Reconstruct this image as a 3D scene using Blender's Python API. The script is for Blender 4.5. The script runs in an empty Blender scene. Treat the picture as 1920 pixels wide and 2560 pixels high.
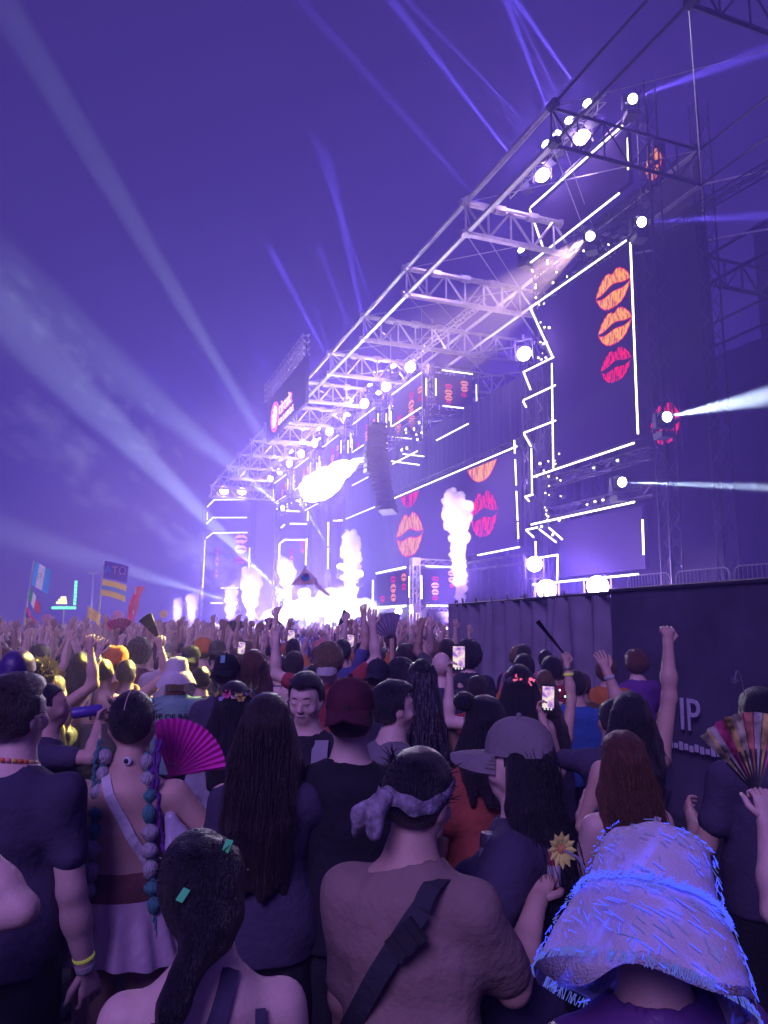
import bpy, math, random
import numpy as np
from mathutils import Vector, Matrix
R=math.radians; PI=math.pi
random.seed(7); rng=np.random.default_rng(11)
sc=bpy.context.scene; col=sc.collection
# ---------------------------------------------------------------- camera (x = away from the crowd into the stage, y = along the stage, z up)
cd=bpy.data.cameras.new("camera"); cam=bpy.data.objects.new("camera",cd); col.objects.link(cam); sc.camera=cam
cd.sensor_fit='VERTICAL'; cd.sensor_height=24.0; cd.lens=24.0*1900/2560; cd.clip_start=.05; cd.clip_end=2000
PITCH=8.5308; YAW=21.2206
cam.location=(0,0,2.0); cam.rotation_euler=(R(90+PITCH),0,R(-YAW))
# ---------------------------------------------------------------- night sky glow, added fill sun, exposure
w=bpy.data.worlds.new("World"); sc.world=w; w.use_nodes=True
bg=w.node_tree.nodes["Background"]; bg.inputs[0].default_value=(.25,.15,.97,1); bg.inputs[1].default_value=.165
sl=bpy.data.lights.new('crowd_fill_sun','SUN'); sl.energy=2.7; sl.color=(.50,.315,1.0); sl.angle=R(25); so=bpy.data.objects.new('crowd_fill_sun',sl); col.objects.link(so); so.rotation_euler=Vector((.55,.62,-.60)).to_track_quat('-Z','Y').to_euler()  # added violet fill sun behind the camera, brightens the backs of the crowd
vs=sc.view_settings; vs.view_transform='Standard'; vs.look='None'; vs.exposure=0; vs.gamma=1
cy=sc.cycles; cy.use_denoising=True; cy.max_bounces=4; cy.diffuse_bounces=3; cy.glossy_bounces=2; cy.transmission_bounces=4; cy.volume_bounces=0; cy.transparent_max_bounces=8
cy.sample_clamp_indirect=3.0; cy.sample_clamp_direct=0; cy.caustics_reflective=False; cy.caustics_refractive=False
try: cy.use_light_tree=True
except Exception: pass
HAZE_DENSITY=.011
# ---------------------------------------------------------------- helpers
def tag(o,label=None,cat=None,group=None,kind=None):
    if label: o['label']=label
    if cat: o['category']=cat
    if group: o['group']=group
    if kind: o['kind']=kind
    return o
def empty(name,loc=(0,0,0),rz=0,label=None,cat=None,group=None):
    o=bpy.data.objects.new(name,None); col.objects.link(o); o.location=loc; o.rotation_euler=(0,0,rz); o.empty_display_size=.1
    return tag(o,label,cat,group)
def link(name,me,m=None,parent=None,loc=None,rz=0):
    o=bpy.data.objects.new(name,me); col.objects.link(o)
    if m is not None and len(me.materials)==0: me.materials.append(m)
    if parent: o.parent=parent
    if loc is not None: o.location=loc
    if rz: o.rotation_euler=(0,0,rz)
    return o
class MB:
    def __init__(s): s.v=[]; s.f=[]; s.m=[]
    def add(s,vs,fs,mi=0):
        n=len(s.v); s.v+= [tuple(p) for p in vs]; s.f+=[tuple(i+n for i in f) for f in fs]; s.m+=[mi]*len(fs); return s
    def box(s,a,b,mi=0):
        x0,y0,z0=a; x1,y1,z1=b
        return s.add([(x0,y0,z0),(x1,y0,z0),(x1,y1,z0),(x0,y1,z0),(x0,y0,z1),(x1,y0,z1),(x1,y1,z1),(x0,y1,z1)],
          [(0,3,2,1),(4,5,6,7),(0,1,5,4),(1,2,6,5),(2,3,7,6),(3,0,4,7)],mi)
    def obox(s,M,h,mi=0):
        pts=[M@Vector((sx*h[0],sy*h[1],sz*h[2])) for sz in(-1,1) for sx,sy in((-1,-1),(1,-1),(1,1),(-1,1))]
        return s.add(pts,[(0,3,2,1),(4,5,6,7),(0,1,5,4),(1,2,6,5),(2,3,7,6),(3,0,4,7)],mi)
    def tube(s,pts,r,n=6,mi=0,cap=True):
        pts=[Vector(p) for p in pts]; rs=r if isinstance(r,(list,tuple)) else [r]*len(pts)
        rings=[]; ref=None
        for i,p in enumerate(pts):
            t=(pts[min(i+1,len(pts)-1)]-pts[max(i-1,0)]).normalized()
            if ref is None:
                ref=Vector((0,0,1)) if abs(t.z)<.9 else Vector((1,0,0))
            a=(ref-t*ref.dot(t)).normalized(); b=t.cross(a); ref=a
            rings.append([p+(a*math.cos(2*PI*k/n)+b*math.sin(2*PI*k/n))*rs[i] for k in range(n)])
        vs=[q for rg in rings for q in rg]; fs=[]
        for i in range(len(pts)-1):
            for k in range(n):
                fs.append((i*n+k,i*n+(k+1)%n,(i+1)*n+(k+1)%n,(i+1)*n+k))
        if cap: fs.append(tuple(range(n-1,-1,-1))); fs.append(tuple((len(pts)-1)*n+k for k in range(n)))
        return s.add(vs,fs,mi)
    def lathe(s,prof,n=20,M=None,mi=0,sq=1.0):
        M=M or Matrix.Identity(4); vs=[]; fs=[]
        for r,z in prof:
            for k in range(n):
                a=2*PI*k/n; vs.append(M@Vector((r*math.cos(a),r*math.sin(a)*sq,z)))
        for i in range(len(prof)-1):
            for k in range(n): fs.append((i*n+k,i*n+(k+1)%n,(i+1)*n+(k+1)%n,(i+1)*n+k))
        return s.add(vs,fs,mi)
    def mesh(s,name,smooth=False):
        me=bpy.data.meshes.new(name); me.from_pydata(s.v,[],s.f); 
        if any(s.m): me.polygons.foreach_set('material_index',s.m)
        if smooth: me.polygons.foreach_set('use_smooth',[True]*len(s.f))
        me.update(); return me
    def build(s,name,m,parent=None,smooth=False,loc=None,rz=0): return link(name,s.mesh(name,smooth),m,parent,loc,rz)
def track(d,roll=0):
    return Vector(d).to_track_quat('-Z','Y').to_euler()
# ---------------------------------------------------------------- materials
MATS={}
def pmat(name,c,rough=.6,metal=0,noise=0,scale=8,bump=0,bscale=None,emit=None,es=0,spec=.4,stretch=None,coat=0,objcol=False,c2=None,sss=0):
    if name in MATS: return MATS[name]
    m=bpy.data.materials.new(name); m.use_nodes=True; nt=m.node_tree; b=nt.nodes["Principled BSDF"]; L=nt.links.new
    b.inputs['Base Color'].default_value=(*c,1); b.inputs['Roughness'].default_value=rough; b.inputs['Metallic'].default_value=metal
    b.inputs['Specular IOR Level'].default_value=spec
    if emit: b.inputs['Emission Color'].default_value=(*emit,1); b.inputs['Emission Strength'].default_value=es
    src=None
    if noise or bump:
        tc=nt.nodes.new('ShaderNodeTexCoord'); mp=nt.nodes.new('ShaderNodeMapping'); L(tc.outputs['Object'],mp.inputs[0])
        if stretch: mp.inputs['Scale'].default_value=stretch
    if objcol:
        oi=nt.nodes.new('ShaderNodeObjectInfo'); src=oi.outputs['Color']
    if noise:
        n=nt.nodes.new('ShaderNodeTexNoise'); n.inputs['Scale'].default_value=scale; n.inputs['Detail'].default_value=5; L(mp.outputs[0],n.inputs['Vector'])
        mx=nt.nodes.new('ShaderNodeMix'); mx.data_type='RGBA'; mx.blend_type='MULTIPLY'; mx.inputs[0].default_value=1
        cr=nt.nodes.new('ShaderNodeValToRGB'); cr.color_ramp.elements[0].position=.32; cr.color_ramp.elements[1].position=.68
        lo=1-noise; cr.color_ramp.elements[0].color=(lo,lo,lo,1); cr.color_ramp.elements[1].color=(1,1,1,1)
        if c2:
            cr.color_ramp.elements[0].color=tuple(min(1,c2[i]/max(c[i],1e-3)) for i in range(3))+(1,)
        L(n.outputs[0],cr.inputs[0]); L(cr.outputs[0],mx.inputs[7])
        if src: L(src,mx.inputs[6])
        else: mx.inputs[6].default_value=(*c,1)
        src=mx.outputs[2]
    if src: L(src,b.inputs['Base Color'])
    if bump:
        n2=nt.nodes.new('ShaderNodeTexNoise'); n2.inputs['Scale'].default_value=bscale or scale; n2.inputs['Detail'].default_value=4; L(mp.outputs[0],n2.inputs['Vector'])
        bp=nt.nodes.new('ShaderNodeBump'); bp.inputs['Strength'].default_value=bump; bp.inputs['Distance'].default_value=.02
        L(n2.outputs[0],bp.inputs['Height']); L(bp.outputs[0],b.inputs['Normal'])
    if coat: b.inputs['Coat Weight'].default_value=coat
    if sss: b.inputs['Subsurface Weight'].default_value=sss; b.inputs['Subsurface Radius'].default_value=(.02,.008,.005)
    MATS[name]=m; return m
def emat(name,c,s):
    if name in MATS: return MATS[name]
    m=bpy.data.materials.new(name); m.use_nodes=True; nt=m.node_tree; nt.nodes.clear()
    e=nt.nodes.new('ShaderNodeEmission'); o=nt.nodes.new('ShaderNodeOutputMaterial'); e.inputs[0].default_value=(*c,1); e.inputs[1].default_value=s
    nt.links.new(e.outputs[0],o.inputs[0]); MATS[name]=m; return m
M_alu=pmat('aluminium_truss',(.62,.6,.62),.38,.55,noise=.3,scale=3)
M_dtruss=pmat('black_or_dimmed_truss',(.05,.05,.065),.45,.5,noise=.3,scale=3)  # black trusses; its dark colour also dims the roof's right end
M_black=pmat('black_cloth',(.02,.018,.032),.85,noise=.35,scale=2,bump=.3,bscale=40)
M_case=pmat('black_case',(.035,.035,.045),.5,noise=.3,scale=6)
M_strip=emat('led_strip_light',(1,.98,.58),4.5)
M_lens=emat('lamp_lens',(1,.80,.98),60)
M_lens2=emat('beam_lens',(.85,1,.97),30)
M_screen=pmat('led_screen_face',(.022,.018,.04),.95,noise=.15,scale=30,emit=(.10,.055,.30),es=.10,spec=.02)
M_steel=pmat('steel',(.4,.4,.42),.35,.8,noise=.25,scale=5)
# ---------------------------------------------------------------- distance-field modeller: smooth unions of tapered limbs, meshed with surface nets
def vnoise(P,f,seed=0):
    s=seed*1.7
    return (np.sin(P[...,0]*f+1.3*np.sin(P[...,2]*f*.7+s)+s)*np.sin(P[...,1]*f*1.1+1.1*np.sin(P[...,0]*f*.8-s)+2*s)*np.sin(P[...,2]*f*.9+1.2*np.sin(P[...,1]*f*.6+s)+.5*s))
class Field:
    """prims: ('c',a,b,ra,rb) round cone, ('e',centre,radii,rotation3x3 or None) ellipsoid ; each with blend k and flatten"""
    def __init__(s): s.p=[]; s.post=[]
    def cone(s,a,b,ra,rb,k=.03,flat=None): s.p.append(('c',np.array(a,float),np.array(b,float),ra,rb,k,flat)); return s
    def ell(s,c,r,k=.02,rot=None,sub=False): s.p.append(('s' if sub else 'e',np.array(c,float),np.array(r,float),rot,None,k,None)); return s
    def bounds(s):
        lo=np.full(3,1e9); hi=-lo
        for t,a,b,ra,rb,k,fl in s.p:
            if t=='c':
                m=max(ra,rb)*(1 if fl is None else max(1,*(1/np.array(fl)) ) if False else 1)*1.25
                lo=np.minimum(lo,np.minimum(a,b)-m); hi=np.maximum(hi,np.maximum(a,b)+m)
            elif t=='e': m=np.full(3,b.max()) if ra is not None else b; lo=np.minimum(lo,a-m); hi=np.maximum(hi,a+m)
        return lo,hi
    def grid(s,h,pad=.03,lo=None,hi=None):
        l,u=s.bounds(); l=l-pad; u=u+pad
        if lo is not None: l=np.maximum(l,lo)
        if hi is not None: u=np.minimum(u,hi)
        n=np.ceil((u-l)/h).astype(int)+1
        X=[l[i]+h*np.arange(n[i]) for i in range(3)]
        D=np.full(n,.5)
        for t,a,b,ra,rb,k,fl in s.p:
            if t=='c': m=max(ra,rb)*1.25+k+2.5*h; plo=np.minimum(a,b)-m; phi=np.maximum(a,b)+m
            else: m=(b.max() if ra is not None else b)+k+2.5*h; plo=a-m; phi=a+m
            i0=np.clip(np.floor((plo-l)/h).astype(int),0,n); i1=np.clip(np.ceil((phi-l)/h).astype(int)+1,0,n)
            if (i1<=i0).any(): continue
            sl=tuple(slice(i0[i],i1[i]) for i in range(3))
            P=np.stack(np.meshgrid(X[0][sl[0]],X[1][sl[1]],X[2][sl[2]],indexing='ij'),-1)
            if t=='c':
                A,B=a,b; Q=P
                if fl is not None:
                    fl=np.array(fl); c=(a+b)/2; Q=(P-c)/fl; A=(a-c)/fl; B=(b-c)/fl
                ba=B-A; L2=max((ba*ba).sum(),1e-9)
                tt=np.clip(((Q-A)@ba)/L2,0,1)
                d=np.sqrt((((Q-A)-tt[...,None]*ba)**2).sum(-1))-(ra+(rb-ra)*tt)
                if fl is not None: d=d*fl.min()
            else:
                Q=P-a
                if ra is not None: Q=Q@ra
                q=Q/b; r=np.sqrt((q*q).sum(-1))+1e-9; r2=np.sqrt(((q/b)**2).sum(-1))+1e-9
                d=r*(r-1)/r2
            o=D[sl]
            if t=='s':
                hh=np.clip(.5-.5*(o+d)/k,0,1); D[sl]=o*(1-hh)+(-d)*hh+k*hh*(1-hh)
            else:
                hh=np.clip(.5+.5*(o-d)/k,0,1); D[sl]=o*(1-hh)+d*hh-k*hh*(1-hh)
        if s.post:
            P=np.stack(np.meshgrid(*X,indexing='ij'),-1)
            for f in s.post: D=f(P,D)
        D[0]=np.maximum(D[0],h*.5);D[-1]=np.maximum(D[-1],h*.5);D[:,0]=np.maximum(D[:,0],h*.5);D[:,-1]=np.maximum(D[:,-1],h*.5);D[:,:,0]=np.maximum(D[:,:,0],h*.5);D[:,:,-1]=np.maximum(D[:,:,-1],h*.5)
        return D,l
    def mesh(s,h,**kw):
        D,l=s.grid(h,**kw); return nets(D,l,h)
def nets(D,org,h):
    S=D<0; nx,ny,nz=D.shape
    cnt=np.zeros((nx-1,ny-1,nz-1),int); pos=np.zeros((nx-1,ny-1,nz-1,3))
    I=[slice(0,-1),slice(1,None)]
    C={(a,b,c):D[I[a],I[b],I[c]] for a in(0,1) for b in(0,1) for c in(0,1)}
    ax=np.eye(3)
    for a in(0,1):
        for b in(0,1):
            for axis in range(3):
                k0=[a,b]; k0.insert(axis,0); k1=list(k0); k1[axis]=1
                d0=C[tuple(k0)]; d1=C[tuple(k1)]; cr=(d0<0)!=(d1<0)
                t=np.where(cr,d0/np.where(cr,d0-d1,1),0)
                cnt+=cr
                for i in range(3): pos[...,i]+=np.where(cr,(t if i==axis else k0[i]),0)
    act=cnt>0; idx=np.full(cnt.shape,-1); n=int(act.sum()); idx[act]=np.arange(n)
    gi=np.argwhere(act); V=(gi+pos[act]/cnt[act][:,None])*h+org
    F=[]
    # edges along each axis
    for axis in range(3):
        sl0=[slice(1,-1)]*3; sl1=[slice(1,-1)]*3; sl0[axis]=slice(0,-1); sl1[axis]=slice(1,None)
        s0=S[tuple(sl0)]; s1=S[tuple(sl1)]; cr=s0!=s1
        e=np.argwhere(cr)
        if len(e)==0: continue
        flip=s0[cr]
        o=[1,1,1]; o[axis]=0; e=e+np.array(o)   # grid index of the edge start
        b,c=[(1,2),(2,0),(0,1)][axis]
        def cell(db,dc):
            q=e.copy(); q[:,b]-=db; q[:,c]-=dc; return idx[q[:,0],q[:,1],q[:,2]]
        q=np.stack([cell(1,1),cell(0,1),cell(0,0),cell(1,0)],1)
        q[~flip]=q[~flip][:,::-1]
        F.append(q)
    F=np.concatenate(F) if F else np.zeros((0,4),int)
    return V,F
def np_mesh(name,V,F,smooth=True):
    me=bpy.data.meshes.new(name); me.vertices.add(len(V)); me.vertices.foreach_set('co',np.ascontiguousarray(V,np.float32).ravel())
    nf=len(F); w=F.shape[1]
    me.loops.add(nf*w); me.loops.foreach_set('vertex_index',np.ascontiguousarray(F,np.int32).ravel())
    me.polygons.add(nf); me.polygons.foreach_set('loop_start',np.arange(0,nf*w,w,dtype=np.int32))
    try: me.polygons.foreach_set('loop_total',np.full(nf,w,np.int32))
    except Exception: pass
    if smooth: me.polygons.foreach_set('use_smooth',np.ones(nf,bool))
    me.update(calc_edges=True); me.validate(); return me
# ================================================================ GROUND AND SETTING
M_ground=pmat('trampled_asphalt',(.045,.042,.045),.9,noise=.5,scale=1.2,bump=.4,bscale=30)
g=MB().add([(-150,-45,0),(75,-45,0),(75,290,0),(-150,290,0)],[(0,1,2,3)]).build('ground',M_ground); tag(g,'dark trampled asphalt ground under the crowd','ground',kind='structure')
def light(name,kind,loc,power,color=(1,1,1),parent=None,d=None,size=None,blend=.2,radius=.1):
    l=bpy.data.lights.new(name,kind); l.energy=power; l.color=color; l.shadow_soft_size=radius
    o=bpy.data.objects.new(name,l); col.objects.link(o); o.location=loc
    if parent: o.parent=parent
    if kind=='SPOT': l.spot_size=R(size); l.spot_blend=blend
    if d is not None: o.rotation_euler=track(d)
    return o
# ================================================================ TRUSSES
def box_truss(mb,a,b,s=.4,step=.6,rc=.03,rl=.017,up=(0,0,1)):
    a=Vector(a); b=Vector(b); t=(b-a).normalized(); u=Vector(up)
    if abs(t.dot(u))>.95: u=Vector((1,0,0))
    p=t.cross(u).normalized(); q=p.cross(t).normalized(); h=s/2
    cs=[p*h+q*h,-p*h+q*h,-p*h-q*h,p*h-q*h]
    for c in cs: mb.tube([a+c,b+c],rc,5)
    n=max(1,int((b-a).length/step))
    for i in range(n):
        s0=a+(b-a)*(i/n); s1=a+(b-a)*((i+1)/n)
        for k in range(4):
            c0,c1=cs[k],cs[(k+1)%4]
            if i%2: c0,c1=c1,c0
            mb.tube([s0+c0,s1+c1],rl,4,cap=False)
    return mb
def flat_truss(mb,a,b,dz,n,rc=.1,rl=.05,double=False):
    a=Vector(a); b=Vector(b); D=Vector((0,0,dz))
    mb.tube([a,b],rc*1.15,6)
    if double:
        o=(b-a).cross(D).normalized()*.13
        mb.tube([a+D+o,b+D+o],rc*.7,6); mb.tube([a+D-o,b+D-o],rc*.7,6)
        for i in range(1,4): 
            c=a+(b-a)*(i/4)+D; mb.tube([c-(b-a).normalized()*.25,c+(b-a).normalized()*.25],rc*1.7,6)
    else: mb.tube([a+D,b+D],rc*.9,6)
    for i in range(n+1):
        p=a+(b-a)*(i/n); mb.tube([p,p+D],rl,5)
        if i<n:
            q=a+(b-a)*((i+1)/n)
            if i%2: mb.tube([p,q+D],rl*1.1,5)
            else: mb.tube([p+D,q],rl*1.1,5)
    return mb
ZU,ZL=20.95,19.45; NODES=[21.6+6.85*k for k in range(-3,13)]; Y0,Y1=NODES[0],NODES[-1]
roof=empty('stage_roof',(15,60,0),label='long silver truss roof overhanging the whole festival stage',cat='stage roof'); RO=Vector((15,60,0))
def rb(mb,name,m=M_alu): 
    mb.v=[tuple(Vector(p)-RO) for p in mb.v]; return mb.build(name,m,roof)
for xx in (15,22,29,36):
    for zz,nm in ((ZU,'upper_chord'),(ZL,'lower_chord')):
        for i in range(len(NODES)-1):
            mb=MB().tube([(xx,NODES[i],zz),(xx,NODES[i+1],zz)],(.13 if xx==15 else .1) if NODES[i+1]>24 else .055,6)
            if xx==15:
                mb.tube([(xx,NODES[i+1]-.35,zz),(xx,NODES[i+1]+.05,zz)],.19,6)
            rb(mb,nm,M_alu if NODES[i+1]>24 and xx<25 else M_dtruss)  # right-end chords: dimness put into the colour by the dark material
for y in NODES:
    if y<25:
        mb=MB(); flat_truss(mb,(15,y,ZL),(22,y,ZL),ZU-ZL,6,rc=.07,rl=.035); rb(mb,'cross_truss',M_dtruss); continue  # right-end cross trusses thinned and darkened in colour to look dim
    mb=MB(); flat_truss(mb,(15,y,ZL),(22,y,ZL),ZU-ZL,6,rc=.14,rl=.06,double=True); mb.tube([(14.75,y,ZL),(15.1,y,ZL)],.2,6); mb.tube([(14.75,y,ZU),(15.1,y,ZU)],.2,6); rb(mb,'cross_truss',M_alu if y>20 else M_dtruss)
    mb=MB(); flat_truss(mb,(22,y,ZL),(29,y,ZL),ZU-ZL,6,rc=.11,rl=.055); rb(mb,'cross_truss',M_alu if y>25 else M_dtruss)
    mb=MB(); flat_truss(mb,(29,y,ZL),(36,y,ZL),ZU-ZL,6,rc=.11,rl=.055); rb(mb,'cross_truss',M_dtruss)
for i in range(len(NODES)-1):
    y,y2=NODES[i],NODES[i+1]
    mb=MB().tube([(15,y,ZU),(22,y2,ZU)],.018,4).tube([(22,y,ZU),(15,y2,ZU)],.018,4).tube([(15,y,ZL),(22,y2,ZL)],.018,4)
    mb.tube([(22,y,ZL),(29,y2,ZL)],.05,5).tube([(29,y,ZL),(22,y2,ZL)],.05,5)
    mb.tube([(15,y,ZU),(15.4,y+.35,ZU-.9)],.03,4); rb(mb,'brace_wire')
for y in [NODES[k] for k in (3,6,9,12)]:
    for zz in (0,):
        rb(box_truss(MB(),(23,y+3,19.4),(23,y-3,19.0),.35,.5),'hoist_truss',M_dtruss)
# inner ladder truss seen under the roof, and roof support towers at the back
for (a,b) in (((17.5,29,22.2),(17.5,21.8,22.2)),((18.6,44,18.95),(18.6,33.5,18.95)),((17.6,66,19.0),(17.6,52,19.0)),((17.8,88,19),(17.8,72,19))):
    rb(box_truss(MB(),a,b,.34,.55),'ladder_truss')
for y in (8,22.4,33.2,52,72,92,104):
    rb(box_truss(MB(),(30,y,0),(30,y,19.3),.9,1.1,.05,.03),'roof_leg',M_dtruss)
# ================================================================ LAMPS
lamp_mesh=MB().lathe([(.02,-.55),(.26,-.5),(.30,-.1),(.36,0),(.36,.02),(.33,.02),(.33,-.02)],16).mesh('lamp_housing',True)
yoke_mesh=MB().box((-.42,-.03,-.3),(-.38,.03,.62)).box((.38,-.03,-.3),(.42,.03,.62)).box((-.42,-.03,.62),(.42,.03,.67)).box((-.05,-.05,.67),(.05,.05,.86)).mesh('yoke')
lens_mesh=MB().lathe([(.0,.075),(.12,.07),(.24,.05),(.325,.0)],20).mesh('lens',True)
def lamp(name,loc,d,power,label,group,scale=1.,color=(.74,.48,1),kind='POINT',lens=None,size=100,blend=.9,lpos=.45,up=True):
    e=empty(name,loc,label=label,cat='stage light',group=group); e.scale=(scale,)*3
    rot=Vector(d).to_track_quat('Z','Y').to_euler()
    h=link('lamp_housing',lamp_mesh,M_case,e); h.rotation_euler=rot
    y=link('yoke',yoke_mesh,M_case,e); y.rotation_euler=(0 if up else PI,0,math.atan2(d[1],d[0])+PI/2)
    ln=bpy.data.objects.new('lens',lens_mesh); col.objects.link(ln); ln.parent=e; ln.rotation_euler=rot
    if not lens_mesh.materials: lens_mesh.materials.append(M_lens)
    if lens is not None: ln.material_slots[0].link='OBJECT'; ln.material_slots[0].material=lens
    dn=Vector(d).normalized(); p=dn*lpos
    light('lamp_glow',kind,tuple(p),power,color,e,d if kind=='SPOT' else None,size,blend,.25)
    return e
PW=1500
ordn=['nearest','second','third','fourth','fifth','sixth','seventh','eighth','ninth','farthest']
for i,y in enumerate([45.78,50.33,55.02,59.38,64.4,69.2,74.2,79.1,83.6,88.2]):
    lamp('stage_lamp',(19.7,y,19.48),(-.8,-.55,-.12),PW,f'{ordn[i]} pink-white lamp in the row above the hanging screens','row of lamps under the roof edge',scale=1.15)
lamp('stage_lamp',(19.6,25.93,23.7),(-.75,-.65,.0),PW*.9,'topmost bright lamp over the tall right-hand screen tower','lamps on the screen tower',scale=1.15)
lamp('stage_lamp',(19.6,29.11,23.75),(-.75,-.65,.0),PW*.9,'second bright lamp over the tall right-hand screen tower','lamps on the screen tower',scale=1.1)
lamp('stage_lamp',(19.4,30.9,15.25),(-.8,-.6,0),PW*.8,'bright lamp hung at the jagged side of the tall screen tower','lamps on the screen tower',scale=1.1)
lamp('floor_lamp',(18.3,27.9,3.55),(-.6,-.8,-.03),PW*1.3,'bright floor lamp on the platform beneath the screen tower, the one nearer the stage','floor lamps on the platform',scale=1.25,up=False)
lamp('floor_lamp',(18.3,24.4,3.5),(-.6,-.8,-.03),PW*1.3,'bright floor lamp on the platform nearest the steel barriers','floor lamps on the platform',scale=1.25,up=False)
lamp('floor_lamp',(18.3,28.8,4.7),(-.6,-.8,0),PW*.8,'bright lamp on a post above the platform floor lamps','floor lamps on the platform',scale=1.0,up=False)
lamp('stage_lamp',(16.5,40.24,2.83),(-.7,-.7,0),500,'small bright lamp on the stage beside the truss column','stage floor lamps',scale=.6,up=False)
for (x,z,lb) in ((16.9,20.5,'left of the two lamps on top of the far screen wing'),(19.4,20.6,'right of the two lamps on top of the far screen wing')):
    lamp('stage_lamp',(x,104.6,z),(-.3,-1,0),PW*.9,lb,'lamps on the far wing',scale=1.6)
lamp('stage_lamp',(19.5,66,14.4),(-.7,-.7,0),PW*.5,'bright lamp low between the hanging screens and the far video wing','lamps under the hanging screens',scale=1.2)
M_red=emat('red_lens',(1,.03,.12),25)
for (x,y,z,s) in ((16.1,38.45,1.9,.55),(16.1,34.0,1.95,.4)):
    lamp('red_strobe',(x,y,z),(-.5,-.85,0),120,'larger red strobe glowing on the stage edge' if s>.5 else 'smaller red strobe glowing on the stage edge near the curtain','red strobes',scale=s,color=(1,.05,.12),lens=M_red,up=False)
# ================================================================ SCREENS
def lipshape(n=14):
    t=np.linspace(-1,1,2*n+1)
    top=.40*(1-np.abs(t)**3.2)-.06*np.exp(-(t/.13)**2)+.03*np.exp(-((np.abs(t)-.30)/.22)**2)-.02+.012*np.sin(t*31)
    mid=-.02+.035*np.cos(t*PI*1.5)
    up_lo=mid+.015+.055*(1-t*t); lo_hi=mid-.075*(1-t*t)-.03
    bot=-.44*(1-np.abs(t)**3.0)-.03+.010*np.sin(t*27)
    return t,top,up_lo,lo_hi,bot
def lipmesh(scale_in,zoff):
    t,top,ul,lh,bot=lipshape(); mb=MB(); n=len(t)
    for hi,lo in ((top,ul),(lh,bot)):
        c=(hi+lo)/2; w=(hi-lo)/2
        w=np.maximum(w-scale_in,0.004); tt=t*(1-scale_in*1.2)
        V=[(tt[i]*.5,(c[i]+w[i]),zoff) for i in range(n)]+[(tt[i]*.5,(c[i]-w[i]),zoff) for i in range(n)]
        mb.add(V,[(i,n+i,n+i+1,i+1) for i in range(n-1)])
    return mb
def lipmat(name,c,c2,s=1.):
    m=bpy.data.materials.new(name); m.use_nodes=True; nt=m.node_tree; nt.nodes.clear(); L=nt.links.new
    tc=nt.nodes.new('ShaderNodeTexCoord'); mp=nt.nodes.new('ShaderNodeMapping'); mp.inputs['Scale'].default_value=(17,4,1)
    n=nt.nodes.new('ShaderNodeTexNoise'); n.inputs['Scale'].default_value=1; n.inputs['Detail'].default_value=3; cr=nt.nodes.new('ShaderNodeValToRGB')
    cr.color_ramp.elements[0].position=.40; cr.color_ramp.elements[1].position=.54; cr.color_ramp.elements[0].color=(*c2,1); cr.color_ramp.elements[1].color=(*c,1)
    e=nt.nodes.new('ShaderNodeEmission'); e.inputs[1].default_value=s; o=nt.nodes.new('ShaderNodeOutputMaterial')
    L(tc.outputs['Object'],mp.inputs[0]); L(mp.outputs[0],n.inputs[0]); L(n.outputs[0],cr.inputs[0]); L(cr.outputs[0],e.inputs[0]); L(e.outputs[0],o.inputs[0]); return m
ML_or=lipmat('lips_orange',(1,.44,.035),(.6,.09,.03),1.4); ML_mg=lipmat('lips_magenta',(.95,.012,.07),(.12,.005,.08),1.4); ML_ed=emat('lips_edge',(.95,.02,.07),1.3); ML_pk=lipmat('lips_pale',(1,.62,.42),(.8,.2,.2),1.9)
lip_out=lipmesh(-.012,0).mesh('lips_outline'); lip_in=lipmesh(.012,.004).mesh('lips_fill'); lip_full=lipmesh(0,0).mesh('lips_fill_full')
def lips(screen,frame,a,b,w,h,kind,off=.02,rot=0,name='lips_print'):
    """frame(a,b,o) -> (location, matrix) of the screen plane"""
    loc,Rm=frame(a,b,off)
    M=Rm@Matrix.Rotation(rot,3,'Z')
    def put(me,m,p,nm):
        o=bpy.data.objects.new(nm,me); col.objects.link(o); o.parent=p
        if not me.materials: me.materials.append(m)
        o.material_slots[0].link='OBJECT'; o.material_slots[0].material=m; return o
    if kind=='m':
        o=put(lip_full,ML_mg,screen,name); o.matrix_local=Matrix.Translation(loc)@M.to_4x4()@Matrix.Diagonal((w,h/.88,1,1))
    else:
        o=put(lip_out,ML_ed,screen,name); o.matrix_local=Matrix.Translation(loc)@M.to_4x4()@Matrix.Diagonal((w,h/.88,1,1))
        put(lip_in,ML_or if kind=='o' else ML_pk,o,'lips_fill')
    return o
# screen plane frames: X-planes face -x (crowd), Y-planes face -y (camera)
def fX(X):
    def f(a,b,o): return Vector((X-o,a,b)),Matrix(((0,0,-1),(-1,0,0),(0,1,0)))
    return f
def fY(Y):
    def f(a,b,o): return Vector((a,Y-o,b)),Matrix(((1,0,0),(0,0,-1),(0,1,0)))
    return f
def strip(parent,p,q,r=.040,name='led_strip'):
    return MB().tube([p,q],r,6).build(name,M_strip,parent)
def panel(parent,a,b,name='screen',m=None): return MB().box(a,b).build(name,m or M_screen,parent)
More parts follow.
